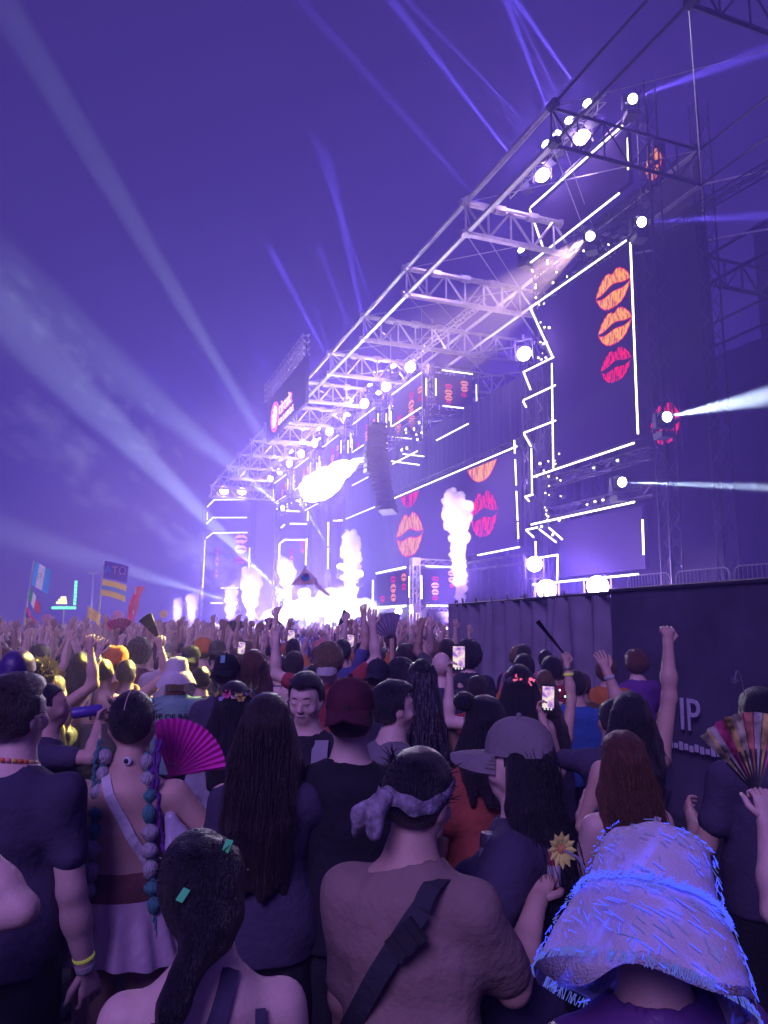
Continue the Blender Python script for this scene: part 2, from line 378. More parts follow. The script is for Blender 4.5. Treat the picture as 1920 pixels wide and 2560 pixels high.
# ---- right-hand screen tower
TOWER=[(30.85,23.1,23.69,22.9),(23.4,22.14,23.48,20.77),(30.95,23.05,29.82,20.31),(31.17,20.18,24.1,20.05),(31.17,20.18,30.84,19.61),(31.22,17.84,23.82,17.78),(31.15,17.78,29.35,14.61),(29.29,14.61,31.97,14.73),(31.97,14.73,31.37,13.63),(32.04,13.28,29.24,13.21),(29.46,14.34,29.63,9.3),(32.09,13.23,31.81,12.85),(32.08,11.59,29.31,11.52),(32.09,11.53,31.5,10.78),(31.46,10.64,31.51,8.37),(31.47,9.21,23.96,9.22),(32.15,8.36,31.44,8.34),(32.15,8.36,31.81,8.07),(31.66,6.9,24.11,6.86),(32.13,6.69,31.12,6.69),(32.14,6.67,31.49,6.26),(30.95,6.57,29.61,5.82),(30.14,6.55,29.11,5.9),(31.33,6.04,31.34,5.26),(32.13,5.21,29.5,5.23),(29.5,5.21,29.63,4.09),(31.68,3.98,24.09,4.0),(23.69,6.1,23.73,4.73),(23.57,17.57,23.7,9.53)]
tw=empty('screen_tower',(0,0,0),label='tall screen tower with jagged light strips and stacked lip pictures at the right',cat='screen tower')
def poly_panel(parent,X,pts,th=.25,name='screen'):
    n=len(pts); V=[(X,a,b) for a,b in pts]+[(X+th,a,b) for a,b in pts]
    return MB().add(V,[tuple(range(n)),tuple(range(2*n-1,n-1,-1))]+[(i,i+n,(i+1)%n+n,(i+1)%n) for i in range(n)]).build(name,M_screen,parent)
s1=poly_panel(tw,20.1,[(23.72,9.4),(29.6,9.4),(29.4,14.7),(31.0,17.6),(23.72,17.6)])
poly_panel(tw,20.1,[(23.6,20.3),(29.8,20.35),(30.8,22.9),(23.6,22.8)]); 
poly_panel(tw,20.1,[(23.8,4.2),(29.4,4.2),(29.4,5.9),(31.3,6.7),(23.8,6.7)])
for (a,b,c,d) in TOWER: strip(tw,(20.0,a,b),(20.0,c,d))
for (a,b,w,h,kd) in ((24.90,16.19,2.3,1.6,'o'),(24.9,14.51,2.2,1.45,'o'),(24.95,12.84,2.0,1.4,'m')): lips(s1,fX(20.1),a,b,w,h,kd)
def tb(mb,name,m=M_dtruss): return mb.build(name,m,tw)
for z in (18.2,18.9,19.7,8.8,7.3): tb(box_truss(MB(),(20.5,23.4,z),(20.5,31,z+.02),.42,.55,.035,.02),'truss_beam')
for z in (23.3,): tb(box_truss(MB(),(20.6,23.4,z),(20.6,31,z),.5,.6,.035,.02),'truss_beam')
for (x,y) in ((20.6,22.9),(23.4,22.9),(20.7,31.2),(23.4,31.2)): tb(box_truss(MB(),(x,y,2.6),(x,y,24.3 if y<30 else 23),.55,.7,.04,.022),'truss_column')
tb(box_truss(MB(),(20.3,30.9,22.8),(20.3,29.9,20.4),.35,.45,.03,.02),'ladder_truss'); tb(box_truss(MB(),(20.3,30.9,17.4),(20.3,29.6,14.9),.35,.45,.03,.02),'ladder_truss')
tb(MB().box((23.9,23.6,2.6),(24.1,31,23)),'back_scrim',M_black)
rs=random.Random(3)
M_spark=emat('small_lens',(.95,.97,1),9)
for i in range(54):
    if i<22: y,z=31.0-rs.random()*1.5,rs.uniform(14.8,20.3)
    elif i<44: y,z=31.2-rs.random()*2.0,rs.uniform(6.2,10.2)
    else: y,z=rs.uniform(24,30),rs.choice((18.2,18.9,7.3,8.8))
    x=20.05+rs.random()*.3; s=rs.uniform(.05,.13)
    o=tb(MB().box((x,y-s,z-s*1.2),(x+.25,y+s,z+s*1.2)).tube([(x+.1,y,z-s*1.2),(x+.1,y,z-s*2.2)],.03,5),'moving_head',M_case)
    d=Vector((rs.uniform(-1,-.2),rs.uniform(-1,.1),rs.uniform(-.6,.5))).normalized()
    p=Vector((x-.02,y-s*.6,z)); MB().tube([p,p+d*.07],[s*.28,s*.42],7).build('lens',M_spark if i%3 else M_strip,o)
# ---- thin screens seen edge-on at the tower
es=empty('side_screen',(20.6,29.8,0),label='narrow strip of red lip picture at the inner edge of the screen tower',cat='screen'); a=MB().box((-.1,-.12,9.1),(.1,.12,11.9)).build('screen',M_screen,es)
for i,z in enumerate((11.3,10.4,9.6)): MB().box((-.12,-.15,z-.22),(-.105,.02,z+.22)).build('lips_print',ML_mg if i!=1 else ML_or,a)
ss=empty('scaffold_screen',(23.4,25.9,0),label='red lip picture behind scaffold bars beside the greenish beam',cat='screen')
a=MB().box((0,-1.1,9.7),(.2,1.0,12.2)).build('screen',M_screen,ss); lips(a,fX(0),.0,10.9,1.9,1.8,'m'); 
for k in range(5): MB().tube([(-.15,-1.1+.5*k,9.4),(-.15,-1.2+.55*k+.2,12.4)],.035,5).build('scaffold_bar',M_dtruss,ss)
ss=empty('scaffold_screen',(21.2,23.3,0),label='orange lip picture cut by truss bars at the top of the tower',cat='screen')
a=MB().box((0,-.55,20.3),(.15,.5,22.0)).build('screen',M_screen,ss); lips(a,fX(0),.0,21.2,1.0,1.3,'o')
for k in range(3): MB().tube([(-.12,-.5+.4*k,20.3),(-.12,.3-.3*k,22.0)],.03,5).build('scaffold_bar',M_dtruss,ss)
# ---- central video wall
cw=empty('video_wall',(0,0,0),label='wide central video wall showing big orange and magenta lips',cat='video wall')
s2=panel(cw,(20.1,33.05,6.0),(20.4,50,10.9))
# the lips run over the wall's upper edge, so those two show only their lower half
for (a,b,w,h,kd) in ((47.0,8.22,4.6,2.9,'o'),(36.6,8.18,3.2,2.5,'m')): lips(s2,fX(20.1),a,b,w,h,kd)
def half_lip(parent,a,b,w,h,m1,m2):
    t=np.linspace(-1,1,25); bt=-(1-np.abs(t)**2.4)
    for g,o,m in ((0,.02,m1),(.05,.024,m2)):
        n=len(t); V=[(20.1-o,a-t[i]*w/2*(1-g),b-g*h*.4) for i in range(n)]+[(20.1-o,a-t[i]*w/2*(1-g),b+bt[i]*h*(1-g)-g*h*.1) for i in range(n)]
        p=MB().add(V,[(i,n+i,n+i+1,i+1) for i in range(n-1)]).build('lips_print' if g==0 else 'lips_fill',m,parent)
        if g==0: parent=p
half_lip(s2,36.7,10.88,3.5,.95,ML_ed,ML_or); half_lip(s2,46.9,10.88,3.2,.9,ML_ed,ML_mg)
CENTRE=[(50.0,11.0,32.8,11.06),(49.8,13.55,45.38,13.54),(42.35,13.58,38.06,13.57),(58.74,13.53,55.0,13.54),(60.3,10.94,53.5,10.95),(33.03,11.43,33.02,10.74),(33.0,10.41,32.96,9.08),(32.96,8.76,32.92,7.26),(32.91,7.14,32.89,6.34),(37.16,5.87,32.81,5.9),(73.46,13.53,69.01,13.54),(51.56,15.32,51.62,14.56),(50.93,15.44,50.93,14.6)]
for (a,b,c,d) in CENTRE: strip(cw,(20.0,a,b),(20.0,c,d))
for (a,b,c,d) in ((19.9,13.75,22.1,13.65),(20.8,14.35,23.0,14.3)): strip(cw,(a,49.8,b),(c,49.8,d))
def cb(mb,name,m=M_dtruss): return mb.build(name,m,cw)
cb(box_truss(MB(),(20.6,33,11.4),(20.6,51,11.4),.45,.6,.035,.02),'truss_beam'); cb(box_truss(MB(),(20.6,32.6,5.4),(20.6,50,5.4),.45,.6,.035,.02),'truss_beam')
for y in (32.7,50.4): cb(box_truss(MB(),(20.7,y,1.7),(20.7,y,16),.5,.65,.035,.02),'truss_column')
# pleated black drapes behind and above the wall
def drape(parent,X,ya,yb,za,zb,amp=.12,wl=.55,seed=0,name='drape',m=None,th=0):
    n=int((yb-ya)/wl*6); r=random.Random(seed); rows=6; V=[]; F=[]
    ph=[0]
    for i in range(n): ph.append(ph[-1]+2*PI/6*r.uniform(.55,1.6))
    for j in range(rows+1):
        f=j/rows; z=za+(zb-za)*f
        for i in range(n+1):
            V.append((X+amp*(1.15-.75*f)*math.sin(ph[i]+.35*math.sin(3*f+i*.13))+amp*.3*math.sin(i*.21+f*2),ya+(yb-ya)*i/n+.05*math.sin(f*2.5+i*.4),z))
    for j in range(rows):
        for i in range(n): F.append((j*(n+1)+i,(j+1)*(n+1)+i,(j+1)*(n+1)+i+1,j*(n+1)+i+1))
    return MB().add(V,F).build(name,m or M_black,parent,True)
drape(cw,22.5,31,68,1.7,16.2,.14,.7,1); 
# ---- hanging screens under the roof edge
k_names=['nearest','second','middle','fourth','farthest']
for k,(ya,yb) in enumerate(((44.7,49.9),(53.6,58.8),(62.8,68.1),(72.6,77.9),(81.8,87.4))):
    e=empty('hanging_screen',(0,0,0),label=f'{k_names[k]} of five hanging screens with lips under the row of lamps',cat='screen',group='hanging screens under the roof')
    s=panel(e,(20.1,ya,16.45),(20.35,yb,18.65)); 
    for z in (18.75,16.36): strip(e,(20.0,ya,z),(20.0,yb,z))
    strip(e,(20.0,ya-.85,16.95),(20.0,ya-.85,18.1)); strip(e,(20.0,yb+.5,16.9),(20.0,yb+.5,18.1)); strip(e,(20.3,yb+.95,16.6),(20.3,yb+.95,17.8),.05)
    for (dy,z,w,h,kd) in ((1.8,17.72,.85,.5,'m'),(1.85,17.12,1.05,.62,'o'),(1.87,16.63,.95,.3,'o'),(.35,17.7,.8,.5,'o'),(.35,17.12,.7,.42,'m'),(3.97,16.7,.8,.38,'m')):
        lips(s,fX(20.1),ya+dy,z,w,h,kd)
    s=panel(e,(20.6,ya-.95,16.5),(23.4,ya-.7,18.5))
    for p,q in (((21.07,18.74),(23.32,18.74)),((23.6,18.03),(23.6,16.9)),((21.1,16.3),(23.34,16.3)),((20.6,18.1),(20.6,16.95))): strip(e,(p[0],ya-1.05,p[1]),(q[0],ya-1.05,q[1]))
    if k<2:
        for (x,z,w,h,kd) in ((21.58,17.72,.59,.36,'m'),(21.57,17.31,.6,.39,'o'),(21.56,16.92,.6,.38,'o'),(21.57,16.62,.43,.2,'m'),(22.75,18.05,.6,.38,'o'),(22.74,17.66,.55,.38,'o'),(22.7,17.26,.44,.33,'m')): lips(s,fY(ya-.95),x,z,w,h,kd)
    for (x0,x1,y0,y1,z0,z1) in ((20.3,20.3,ya-.8,ya-.8,15.6,19.1),(23.9,23.9,ya-.8,ya-.8,15.6,18.9),(20.3,23.9,ya-.8,ya-.8,19.0,19.0),(20.3,25.5,ya-.8,ya-.8,15.8,15.8),(20.5,20.5,ya-.5,yb+.6,19.1,19.1),(20.5,20.5,ya-.5,yb+.6,15.9,15.9),(20.4,20.4,yb+.75,yb+.75,15.8,19.1)):
        box_truss(MB(),(x0,y0,z0),(x1,y1,z1),.36,.5,.032,.018).build('frame_truss',M_dtruss,e)
    for i in range(9):
        y=rs.uniform(ya-1,yb); z=rs.uniform(14.6,15.6); ss_=rs.uniform(.1,.18); x=20+rs.random()
        o=MB().box((x,y-ss_,z-ss_),(x+.3,y+ss_,z+ss_)).tube([(x+.15,y,z+ss_),(x+.15,y,15.8)],.03,4).build('moving_head',M_case,e)
        MB().tube([(x-.01,y,z),(x-.06,y,z)],[ss_*.5,ss_*.6],7).build('lens',M_spark,o)
# ---- screens round the booth
bo=empty('booth_screens',(0,0,0),label='pair of low booth screens meeting at a silver truss corner on stage',cat='screen')
s=panel(bo,(17.05,40.3,3.25),(17.3,45.2,5.2)); strip(bo,(17,40.39,5.35),(17,45.1,5.3),.055); strip(bo,(17,40.4,3.14),(17,45.3,3.12),.055); strip(bo,(17,39.8,3.6),(17,39.8,4.8),.05); strip(bo,(17,45.75,3.5),(17,45.75,4.9),.05)
for (a,b,w_,h,kd) in ((42.35,4.78,.85,.42,'m'),(42.33,4.25,.91,.54,'o'),(42.31,3.7,.86,.46,'o'),(40.7,4.81,.8,.46,'o'),(40.7,4.26,.66,.4,'m'),(44.1,3.68,.8,.4,'m')): lips(s,fX(17.05),a,b,w_,h,kd)
s=panel(bo,(17.5,39.25,3.3),(20.1,39.5,5.2)); strip(bo,(17.75,39.15,5.36),(19.9,39.15,5.34),.055); strip(bo,(17.75,39.15,3.13),(20,39.15,3.13),.055); strip(bo,(17.45,39.15,3.5),(17.45,39.15,4.8),.05)
for (a,b,w_,h,kd) in ((18.35,4.66,.47,.28,'m'),(18.34,4.29,.5,.34,'p'),(18.34,3.91,.46,.34,'p'),(18.32,3.57,.39,.26,'m'),(19.39,5.0,.5,.32,'p'),(19.39,4.63,.46,.32,'p'),(19.38,4.28,.34,.27,'m')): lips(s,fY(39.25),a,b,w_,h,kd)
box_truss(MB(),(17.0,39,1.7),(17.0,39,5.75),.42,.42,.04,.022).build('truss_column',M_alu,bo)
for z in (5.55,2.95): box_truss(MB(),(17.0,39,z),(20.3,39.3,z),.34,.42,.03,.018).build('truss_beam',M_alu,bo)
for z in (5.55,2.95): MB().box((16.76,38.76,z-.22),(17.24,39.24,z+.22)).build('corner_block',M_alu,bo)
# ---- far wing and mid wing (face the camera)
FAR=[(14.66,18.13,15.61,19.23),(15.61,19.23,20.7,19.6),(14.72,17.38,14.72,16.43),(14.66,15.79,15.53,16.75),(15.53,16.75,20.22,17.0),(14.65,13.8,15.6,14.62),(15.6,14.62,20.35,14.9),(14.62,13.63,14.48,7.07),(20.71,12.78,20.69,9.18),(16.9,7.11,19.28,7.2),(15.59,5.06,17.29,5.08)]
fw_=empty('screen_wing',(0,0,0),label='far end wing of the stage with stacked pale lips and light strips',cat='screen tower')
s=panel(fw_,(14.7,105.1,2),(20.8,105.5,14.5)); panel(fw_,(14.8,105.1,15),(20.6,105.5,19.2))
for (a,b,c,d) in FAR: strip(fw_,(a,105,b),(c,105,d),.085)
for (a,b,w_,h,kd) in ((19.5,14.0,1.9,1.3,'p'),(19.5,12.6,1.75,1.25,'p'),(19.5,11.06,1.5,1.05,'m'),(16.29,12.16,.45,1.2,'m'),(16.3,10.8,.5,1.4,'o'),(16.29,9.15,.45,1.3,'o')): lips(s,fY(105.1),a,b,w_,h,kd)
for y in (104,): 
    for x in (14.4,21.2): box_truss(MB(),(x,105.2,0),(x,105.2,20),.5,.9,.05,.03).build('truss_column',M_dtruss,fw_)
mw=empty('screen_wing',(0,0,0),label='middle wing screen with small red lips behind the smoke jets',cat='screen tower')
s=panel(mw,(19.1,80.1,2),(21.9,80.5,11.1))
for (a,b,c,d) in ((19.03,10.79,19.55,11.21),(19.55,11.21,21.9,11.3),(19.0,10.73,18.97,8.97),(22.01,11.44,21.94,8.54),(24.46,13.35,24.45,10.74),(24.46,10.47,24.45,8.21),(25.02,13.58,26.1,13.65),(19.08,14.4,21.17,14.39),(20.12,13.0,21.94,13.05),(19.12,12.5,19.52,12.85),(22.1,14.44,22.08,13.44),(23.0,15.57,20.74,15.59)): strip(mw,(a,80,b),(c,80,d),.08)
for (a,b,w_,h,kd) in ((20.37,9.99,.4,.68,'m'),(20.37,9.2,.45,.75,'o'),(21.6,10.9,.6,.6,'m'),(21.6,10.2,.6,.6,'m')): lips(s,fY(80.1),a,b,w_,h,kd)
for x in (18.8,22.4,24.6): box_truss(MB(),(x,80.6,1.7),(x,80.6,15.7),.5,.8,.045,.025).build('truss_column',M_dtruss,mw)
# ================================================================ SIGN ON THE ROOF EDGE
sg=empty('stage_sign',(14.5,60.5,0),label='dark sign with a glowing pink round logo and script on the roof edge',cat='sign')
panel(sg,(0,-6.8,18.6),(.25,6.6,22.3),'sign_panel',pmat('sign_face',(.02,.016,.035),.5,noise=.2,scale=3))
MS=emat('sign_glow',(1,.72,.92),3.2); MS2=emat('sign_pink',(1,.16,.5),2.2)
def ring(parent,y,z,r,rz,t,m,name):
    mb=MB(); mb.tube([(-.08,y+r*math.cos(a),z+rz*math.sin(a)) for a in [2*PI*i/36 for i in range(37)]],t,6); return mb.build(name,m,parent)
ring(sg,3.0,20.05,1.25,1.25,.09,MS2,'logo_ring')
mb=MB()   # owl-like abstract mark inside the ring: branching lines
for a in range(9):
    t=2*PI*a/9+.3; p=(-.07,3.0+.2*math.cos(t),20.05+.2*math.sin(t)); q=(-.07,3.0+.62*math.cos(t+.25),20.05+.62*math.sin(t+.25)); s_=(-.07,3.0+.98*math.cos(t-.05),20.05+.98*math.sin(t-.05))
    mb.tube([p,q,s_],.085,5)
mb.tube([(-.07,3.0,19.2),(-.07,3.1,20.0),(-.07,2.9,20.8)],.13,5); mb.build('logo_mark',MS,sg)
def text(s,size,parent,loc,rot,m,name='lettering',ext=.02,sx=1.):
    cu=bpy.data.curves.new(name,'FONT'); cu.body=s; cu.size=size; cu.extrude=ext; cu.align_x='CENTER'; cu.align_y='CENTER'; cu.resolution_u=3
    o=bpy.data.objects.new(name,cu); col.objects.link(o)
    dg=bpy.context.evaluated_depsgraph_get(); me=bpy.data.meshes.new_from_object(o.evaluated_get(dg)); bpy.data.objects.remove(o); bpy.data.curves.remove(cu)
    me.materials.clear(); me.materials.append(m); o=bpy.data.objects.new(name,me); col.objects.link(o); o.parent=parent; o.matrix_local=Matrix.Translation(loc)@rot.to_4x4()@Matrix.Diagonal((sx,1,1,1)); return o
FX=fX(0)(0,0,0)[1]; 
text('circuit',1.65,sg,(-.06,-.75,20.25),FX,MS2,sx=1.02,ext=.05); text('circuit',1.6,sg,(-.13,-.75,20.25),FX,MS,sx=1.02,ext=.01); text('G R O U N D S',.78,sg,(-.06,-.9,19.15),FX,MS,sx=1.0)
for z0,z1 in ((22.6,22.6),): pass
for dz in (0,.55,1.1): box_truss(MB(),(0,-6.9,22.65+dz),(0,6.9,22.65+dz),.5,.7,.04,.03).build('top_truss',M_alu,sg)
for y in (-6.2,6.2,0): MB().tube([(.2,y,18.6),(.2,y,24)],.07,6).build('post',M_dtruss,sg)
# ================================================================ LINE ARRAY
la=empty('line_array',(17,44,0),label='long curved black speaker array hanging beside the white flame',cat='speaker array')
N=17; M_cab=pmat('speaker_paint',(.07,.065,.085),.55,noise=.3,scale=5)
cab=MB().box((-.30,-.58,-.145),(.30,.58,.145)).box((-.33,-.54,-.11),(-.301,-.03,.11)).box((-.33,.03,-.11),(-.301,.54,.11)).box((-.32,-.60,-.10),(.25,-.581,.10)).mesh('speaker_cabinet')
p=Vector((0,1.0,14.6))
for i in range(N):
    t=.02+.030*i; o=link('speaker_cabinet',cab,M_cab,la); o.location=p; o.rotation_euler=(0,t,.55)
    st=Vector((-.0,0,-.355)); st.rotate(Matrix.Rotation(t,3,'Y')); st.rotate(Matrix.Rotation(.55+PI*.38,3,'Z')); p=p+st
MB().box((-.5,.5,14.85),(.5,1.5,15.0)).tube([(0,1,15),(0,1,19.4)],.02,4).tube([(.3,1.3,15),(.3,1.3,19.4)],.02,4).build('fly_frame',M_dtruss,la)
la2=empty('line_array',(16.6,38.6,0),label='short slim speaker column hung on chains behind the flame cannon',cat='speaker array')
for (x,y,z0,lb) in ((16,46.2,14.4,'near'),(16,48.5,14.6,'mid'),(16.2,40.6,17.4,'far'),(16.4,36.5,12.,''),(17.5,37.5,17.,'')):
    MB().tube([(x-16.6,y-38.6,z0),(x-16.6,y-38.6,19.4)],.022,4).build('hoist_chain',M_alu,la2)
for i in range(6): o=link('speaker_cabinet',cab,M_case,la2); o.location=(.2,7.5-.0*i,13.9-.36*i); o.scale=(.7,.6,.95)
# ================================================================ STAGE DECKS, BACKDROP, PLATFORM
M_deck=pmat('deck_plywood',(.05,.045,.05),.6,noise=.4,scale=3)
d=MB().box((16,31.2,1.45),(30,112,1.7)).build('stage_deck',M_deck); tag(d,'long black stage deck running along the crowd','stage')
skirt=drape(d,15.95,31.2,112,0,1.45,.03,.8,4,'skirt',pmat('stage_skirt',(.09,.08,.16),.8,noise=.3,scale=2))
bd=empty('backdrop',(36.5,50,0),label='tall black scrim closing the back of the stage',cat='backdrop'); drape(bd,0,-60,-18,0,26,.2,1.6,9,'scrim'); drape(bd,.05,-18,62,0,19,.2,1.6,10,'scrim')
vd=empty('viewing_platform',(0,0,0),label='raised black platform below the screen tower behind the fence',cat='platform')
MB().box((14.5,2,2.35),(19.5,31,2.6)).build('platform_deck',M_deck,vd); drape(vd,14.45,2,31,0,2.35,.05,.8,6,'skirt')
MB().box((19.5,2,2.35),(24,31.2,2.6)).build('rear_deck',M_deck,vd)
def barrier(loc,rz,label):
    e=empty('crowd_barrier',loc,rz,label,'barrier','steel barriers on the platform')
    pts=[(-1.1,0,.12),(-1.1,0,.9),(-1.03,0,1.05),(-.9,0,1.1),(.9,0,1.1),(1.03,0,1.05),(1.1,0,.9),(1.1,0,.12)]
    MB().tube(pts,.022,7).tube([(-1.1,0,.2),(1.1,0,.2)],.018,6).build('frame',M_steel,e,True)
    for i in range(13): MB().tube([(-.95+1.9*i/12,0,.2),(-.95+1.9*i/12,0,1.1)],.011,5).build('upright',M_steel,e)
    for s in(-.8,.8): MB().tube([(s,-.3,.02),(s,0,.16),(s,.3,.02)],.018,5).build('foot',M_steel,e)
barrier((17.4,20.5,2.6),PI/2-.05,'steel barrier on the platform nearest the floor lamps'); barrier((17.4,18.1,2.6),PI/2,'middle of the three steel barriers on the platform'); barrier((17.4,15.7,2.6),PI/2+.04,'steel barrier on the platform nearest the picture edge')
# stage gear silhouettes along the deck edge
def gear(name,label,cat,boxes,loc,m=M_case,grp=None):
    e=empty(name,loc,0,label,cat,grp)
    for nm,a,b,mm in boxes: MB().box(a,b).build(nm,mm or m,e)
    return e
for (y,h,lb) in ((36,1.15,'black monitor speaker on the stage between the two red strobes'),(47.2,.9,'black stage monitor at the edge of the white smoke'),(56.5,1.0,'black stage monitor in front of the thickest white smoke'),(62,1.1,'black stage monitor at the far part of the stage edge')):
    gear('stage_monitor',lb,'speaker',[('cabinet',(-.35,-.4,0),(.35,.4,h),None),('grille',(-.37,-.34,.06),(-.351,.34,h-.06),M_dtruss),('horn',(-.39,-.2,h-.4),(-.371,.2,h-.12),M_case)],(16.6,y,1.7),grp='stage monitors')
for (y,lb) in ((44.6,'row of small cable boxes on the stage edge near the lamp'),(52.,'row of small cable boxes on the stage edge in the smoke')):
    gear('cable_boxes',lb,'boxes',[('box',(-.1,-.3*i,0),(.12,-.3*i+.14,.12+.1*((i*7)%3)),None) for i in range(7)],(16.3,y,1.7))
# camera crane head
ck=empty('camera_crane',(15.2,58.6,0),label='dark video camera on a crane in front of the white smoke',cat='camera')
MB().box((-.3,-1.2,2.05),(.3,.2,2.55)).build('camera_body',M_case,ck); MB().tube([(0,-1.2,2.3),(0,-1.9,2.2)],[.16,.22],8).build('camera_lens',M_case,ck); MB().tube([(0,.1,2.2),(.2,2.5,0.3)],.08,6).build('crane_arm',M_dtruss,ck)
# ================================================================ FENCE ALONG THE RIGHT OF THE CROWD
fc=empty('vip_fence',(6,0,0),label='tall black draped fence along the crowd with big pale letters',cat='fence')
M_fence=pmat('fence_scrim',(.10,.085,.15),.85,noise=.45,scale=1.5,bump=.3,bscale=60)
drape(fc,0,7.8,12.2,0,2.38,.17,.36,21,'curtain',pmat('curtain_cloth',(.30,.26,.36),.7,noise=.35,scale=2.5,bump=.2,bscale=50))
drape(fc,.02,-6,7.75,0,2.42,.012,1.3,5,'scrim',M_fence)
MB().tube([(0,7.8,2.4),(0,12.2,2.36)],.03,6).tube([(.02,-6,2.43),(.02,7.8,2.43)],.03,6).build('top_rail',M_dtruss,fc)
for y in (12.2,10,7.78,5,2.2,-.6): MB().tube([(.12,y,0),(.12,y,2.45)],.035,6).build('post',M_dtruss,fc)
for i in range(8): MB().tube([(0,8.2+i*.5,2.36),(-.02,8.2+i*.5,2.47)],.02,5).build('clip',M_case,fc)
M_let=pmat('pale_letters',(.62,.58,.72),.8,noise=.2,scale=6)
text('VIP',.48,fc,(-.035,6.62,1.06),FX,M_let,sx=.86,ext=.006)
for i in range(12):
    y=6.95-.075*i; MB().box((-.04,y-.027,.70+.01*(i%2)),(-.028,y+.02,.76+.012*((i*5)%3))).build('small_letter',M_let,fc)
# steel rail along the platform edge
vr=MB()
for y in np.arange(2.2,24,.9): vr.tube([(14.6,y,2.6),(14.6,y,2.72)],.02,4)
vr.tube([(14.6,2,2.72),(14.6,24,2.72)],.02,5); vr.build('edge_rail',M_steel,vd)
# ================================================================ SMOKE JETS, FLAME, BEAMS, HAZE
def volmat(name,c,dens,aniso=0,ec=None,es=0):
    m=bpy.data.materials.new(name); m.use_nodes=True; nt=m.node_tree; nt.nodes.clear()
    v=nt.nodes.new('ShaderNodeVolumePrincipled'); o=nt.nodes.new('ShaderNodeOutputMaterial'); nt.links.new(v.outputs[0],o.inputs['Volume'])
    v.inputs['Color'].default_value=(*c,1); v.inputs['Density'].default_value=dens; v.inputs['Anisotropy'].default_value=aniso
    if ec: v.inputs['Emission Color'].default_value=(*ec,1); v.inputs['Emission Strength'].default_value=es
    return m
MV_jet=volmat('smoke_jet_air',(1,.95,.98),2.1); MV_bank=volmat('smoke_bank_air',(.97,.97,1),1.1); MV_fire=volmat('flame_gas',(1,1,1),.35,0,(.93,1,.97),1.7)
def puff_field(path,r,seed,lump=.5,n=26):
    f=Field(); rr=np.random.default_rng(seed); path=np.array(path,float); L=len(path)-1
    for i in range(n):
        t=i/(n-1)*L; k=min(int(t),L-1); c=path[k]+(path[k+1]-path[k])*(t-k); rad=np.interp(t,range(L+1),r)
        for j in range(2 if rad<.3 else 7):
            o=rr.normal(0,1,3); o/=np.linalg.norm(o); q=rad*rr.uniform(.20,.46)
            f.ell(c+o*(rad*rr.uniform(.35,.95)),(q,q,q),k=.03+q*.06)
        f.ell(c,(rad*.62,)*3,k=.05)
    f.post.append(lambda P,D:D+.05*vnoise(P,6.5,seed)+.035*vnoise(P,14,seed+3)+.02*vnoise(P,29,seed+5))
    return f
JETS=[(31.9,6.4,.72,'nearest smoke jet, a tall white column beside the fence curtain'),(47.9,6.2,.85,'pink-white smoke jet in front of the booth screens'),(64.4,5.9,.8,'pink smoke jet behind the triangular flag'),(80.6,5.9,1.2,'broad white smoke jet before the middle wing'),(93.2,4.6,.9,'low round smoke jet left of the broad white one'),(110.8,5.8,1.05,'slanting smoke jet at the foot of the far wing'),(128.5,5.2,1.1,'second farthest smoke jet beyond the far wing'),(150.6,5.0,1.1,'farthest smoke jet at the end of the stage line')]
for i,(y,h,rad,lb) in enumerate(JETS):
    e=empty('smoke_jet',(16.2,y,1.7),0,lb,'smoke jet','smoke jets along the stage edge')
    dx=.25*math.sin(i*2.1); 
    f=puff_field([(0,0,.05),(.05,.05,h*.25),(-.02+dx*.3,.1,h*.5),(dx*.6,0,h*.75),(dx,.25,h*.93),(dx*1.1-.15,.55,h)],[rad*.22,rad*.5,rad*.72,rad*.82,rad,rad*.62],40+i)
    V,F=f.mesh(.065 if i<3 else .1); link('plume',np_mesh('plume',V,F),MV_jet,e)
    MB().box((-.25,-.25,-.0),(.25,.25,.12)).tube([(0,0,.1),(0,0,.25)],.09,8).build('nozzle',M_case,e)
    light('plume_fill_spot','SPOT',(-2.6,-4.2,.1),(48000,30000,26000,34000)[i] if i<4 else 55000,(1,.74,.97),e,(.45,.75,.62),58,.7,.2)  # unseen spots added in front of the deck to brighten the plume
    light('plume_fill_spot','SPOT',(-1.6,1.6,.1),7000,(1,.62,.88),e,(.28,-.28,1.0),55,.6,.15)
bank=empty('smoke_bank',(16.5,0,1.7),0,'blinding white bank of smoke rolling over the middle of the stage','smoke')
f=Field(); rr=np.random.default_rng(5)
for i in range(190):
    y=rr.uniform(44.5,78); z=rr.uniform(.2,1.2)+ (2.2*math.exp(-((y-60)/9)**2))*rr.random(); q=rr.uniform(.45,.95)
    f.ell((rr.uniform(.5,3.6),y,z),(q,q*1.25,q*.9),k=.15)
f.post.append(lambda P,D:D+.09*vnoise(P,3.1,2)+.05*vnoise(P,7,4))
V,F=f.mesh(.2); link('smoke_mass',np_mesh('smoke_mass',V,F),MV_bank,bank)
for y in (48,53,58,63,68,73): light('bank_fill_light','POINT',(-.6,y,1.3),4500,(.9,.9,1),bank,radius=.3); light('bank_fill_light','POINT',(-.2,y+2.5,2.4),2500,(.9,.9,1),bank,radius=.3)  # unseen point lights added along the smoke bank to whiten it
fl=empty('flame_jet',(16.0,44.7,12.6),0,'blinding white flame shooting sideways beside the speaker array','flame')
f=Field(); path=[(0,0,0),(0,2.5,.05),(0,5.5,.0),(0,9,-.1),(-.1,12,.1),(-.1,14,.5)]; rad=[.12,.5,.95,1.25,1.1,.55]
rr=np.random.default_rng(8)
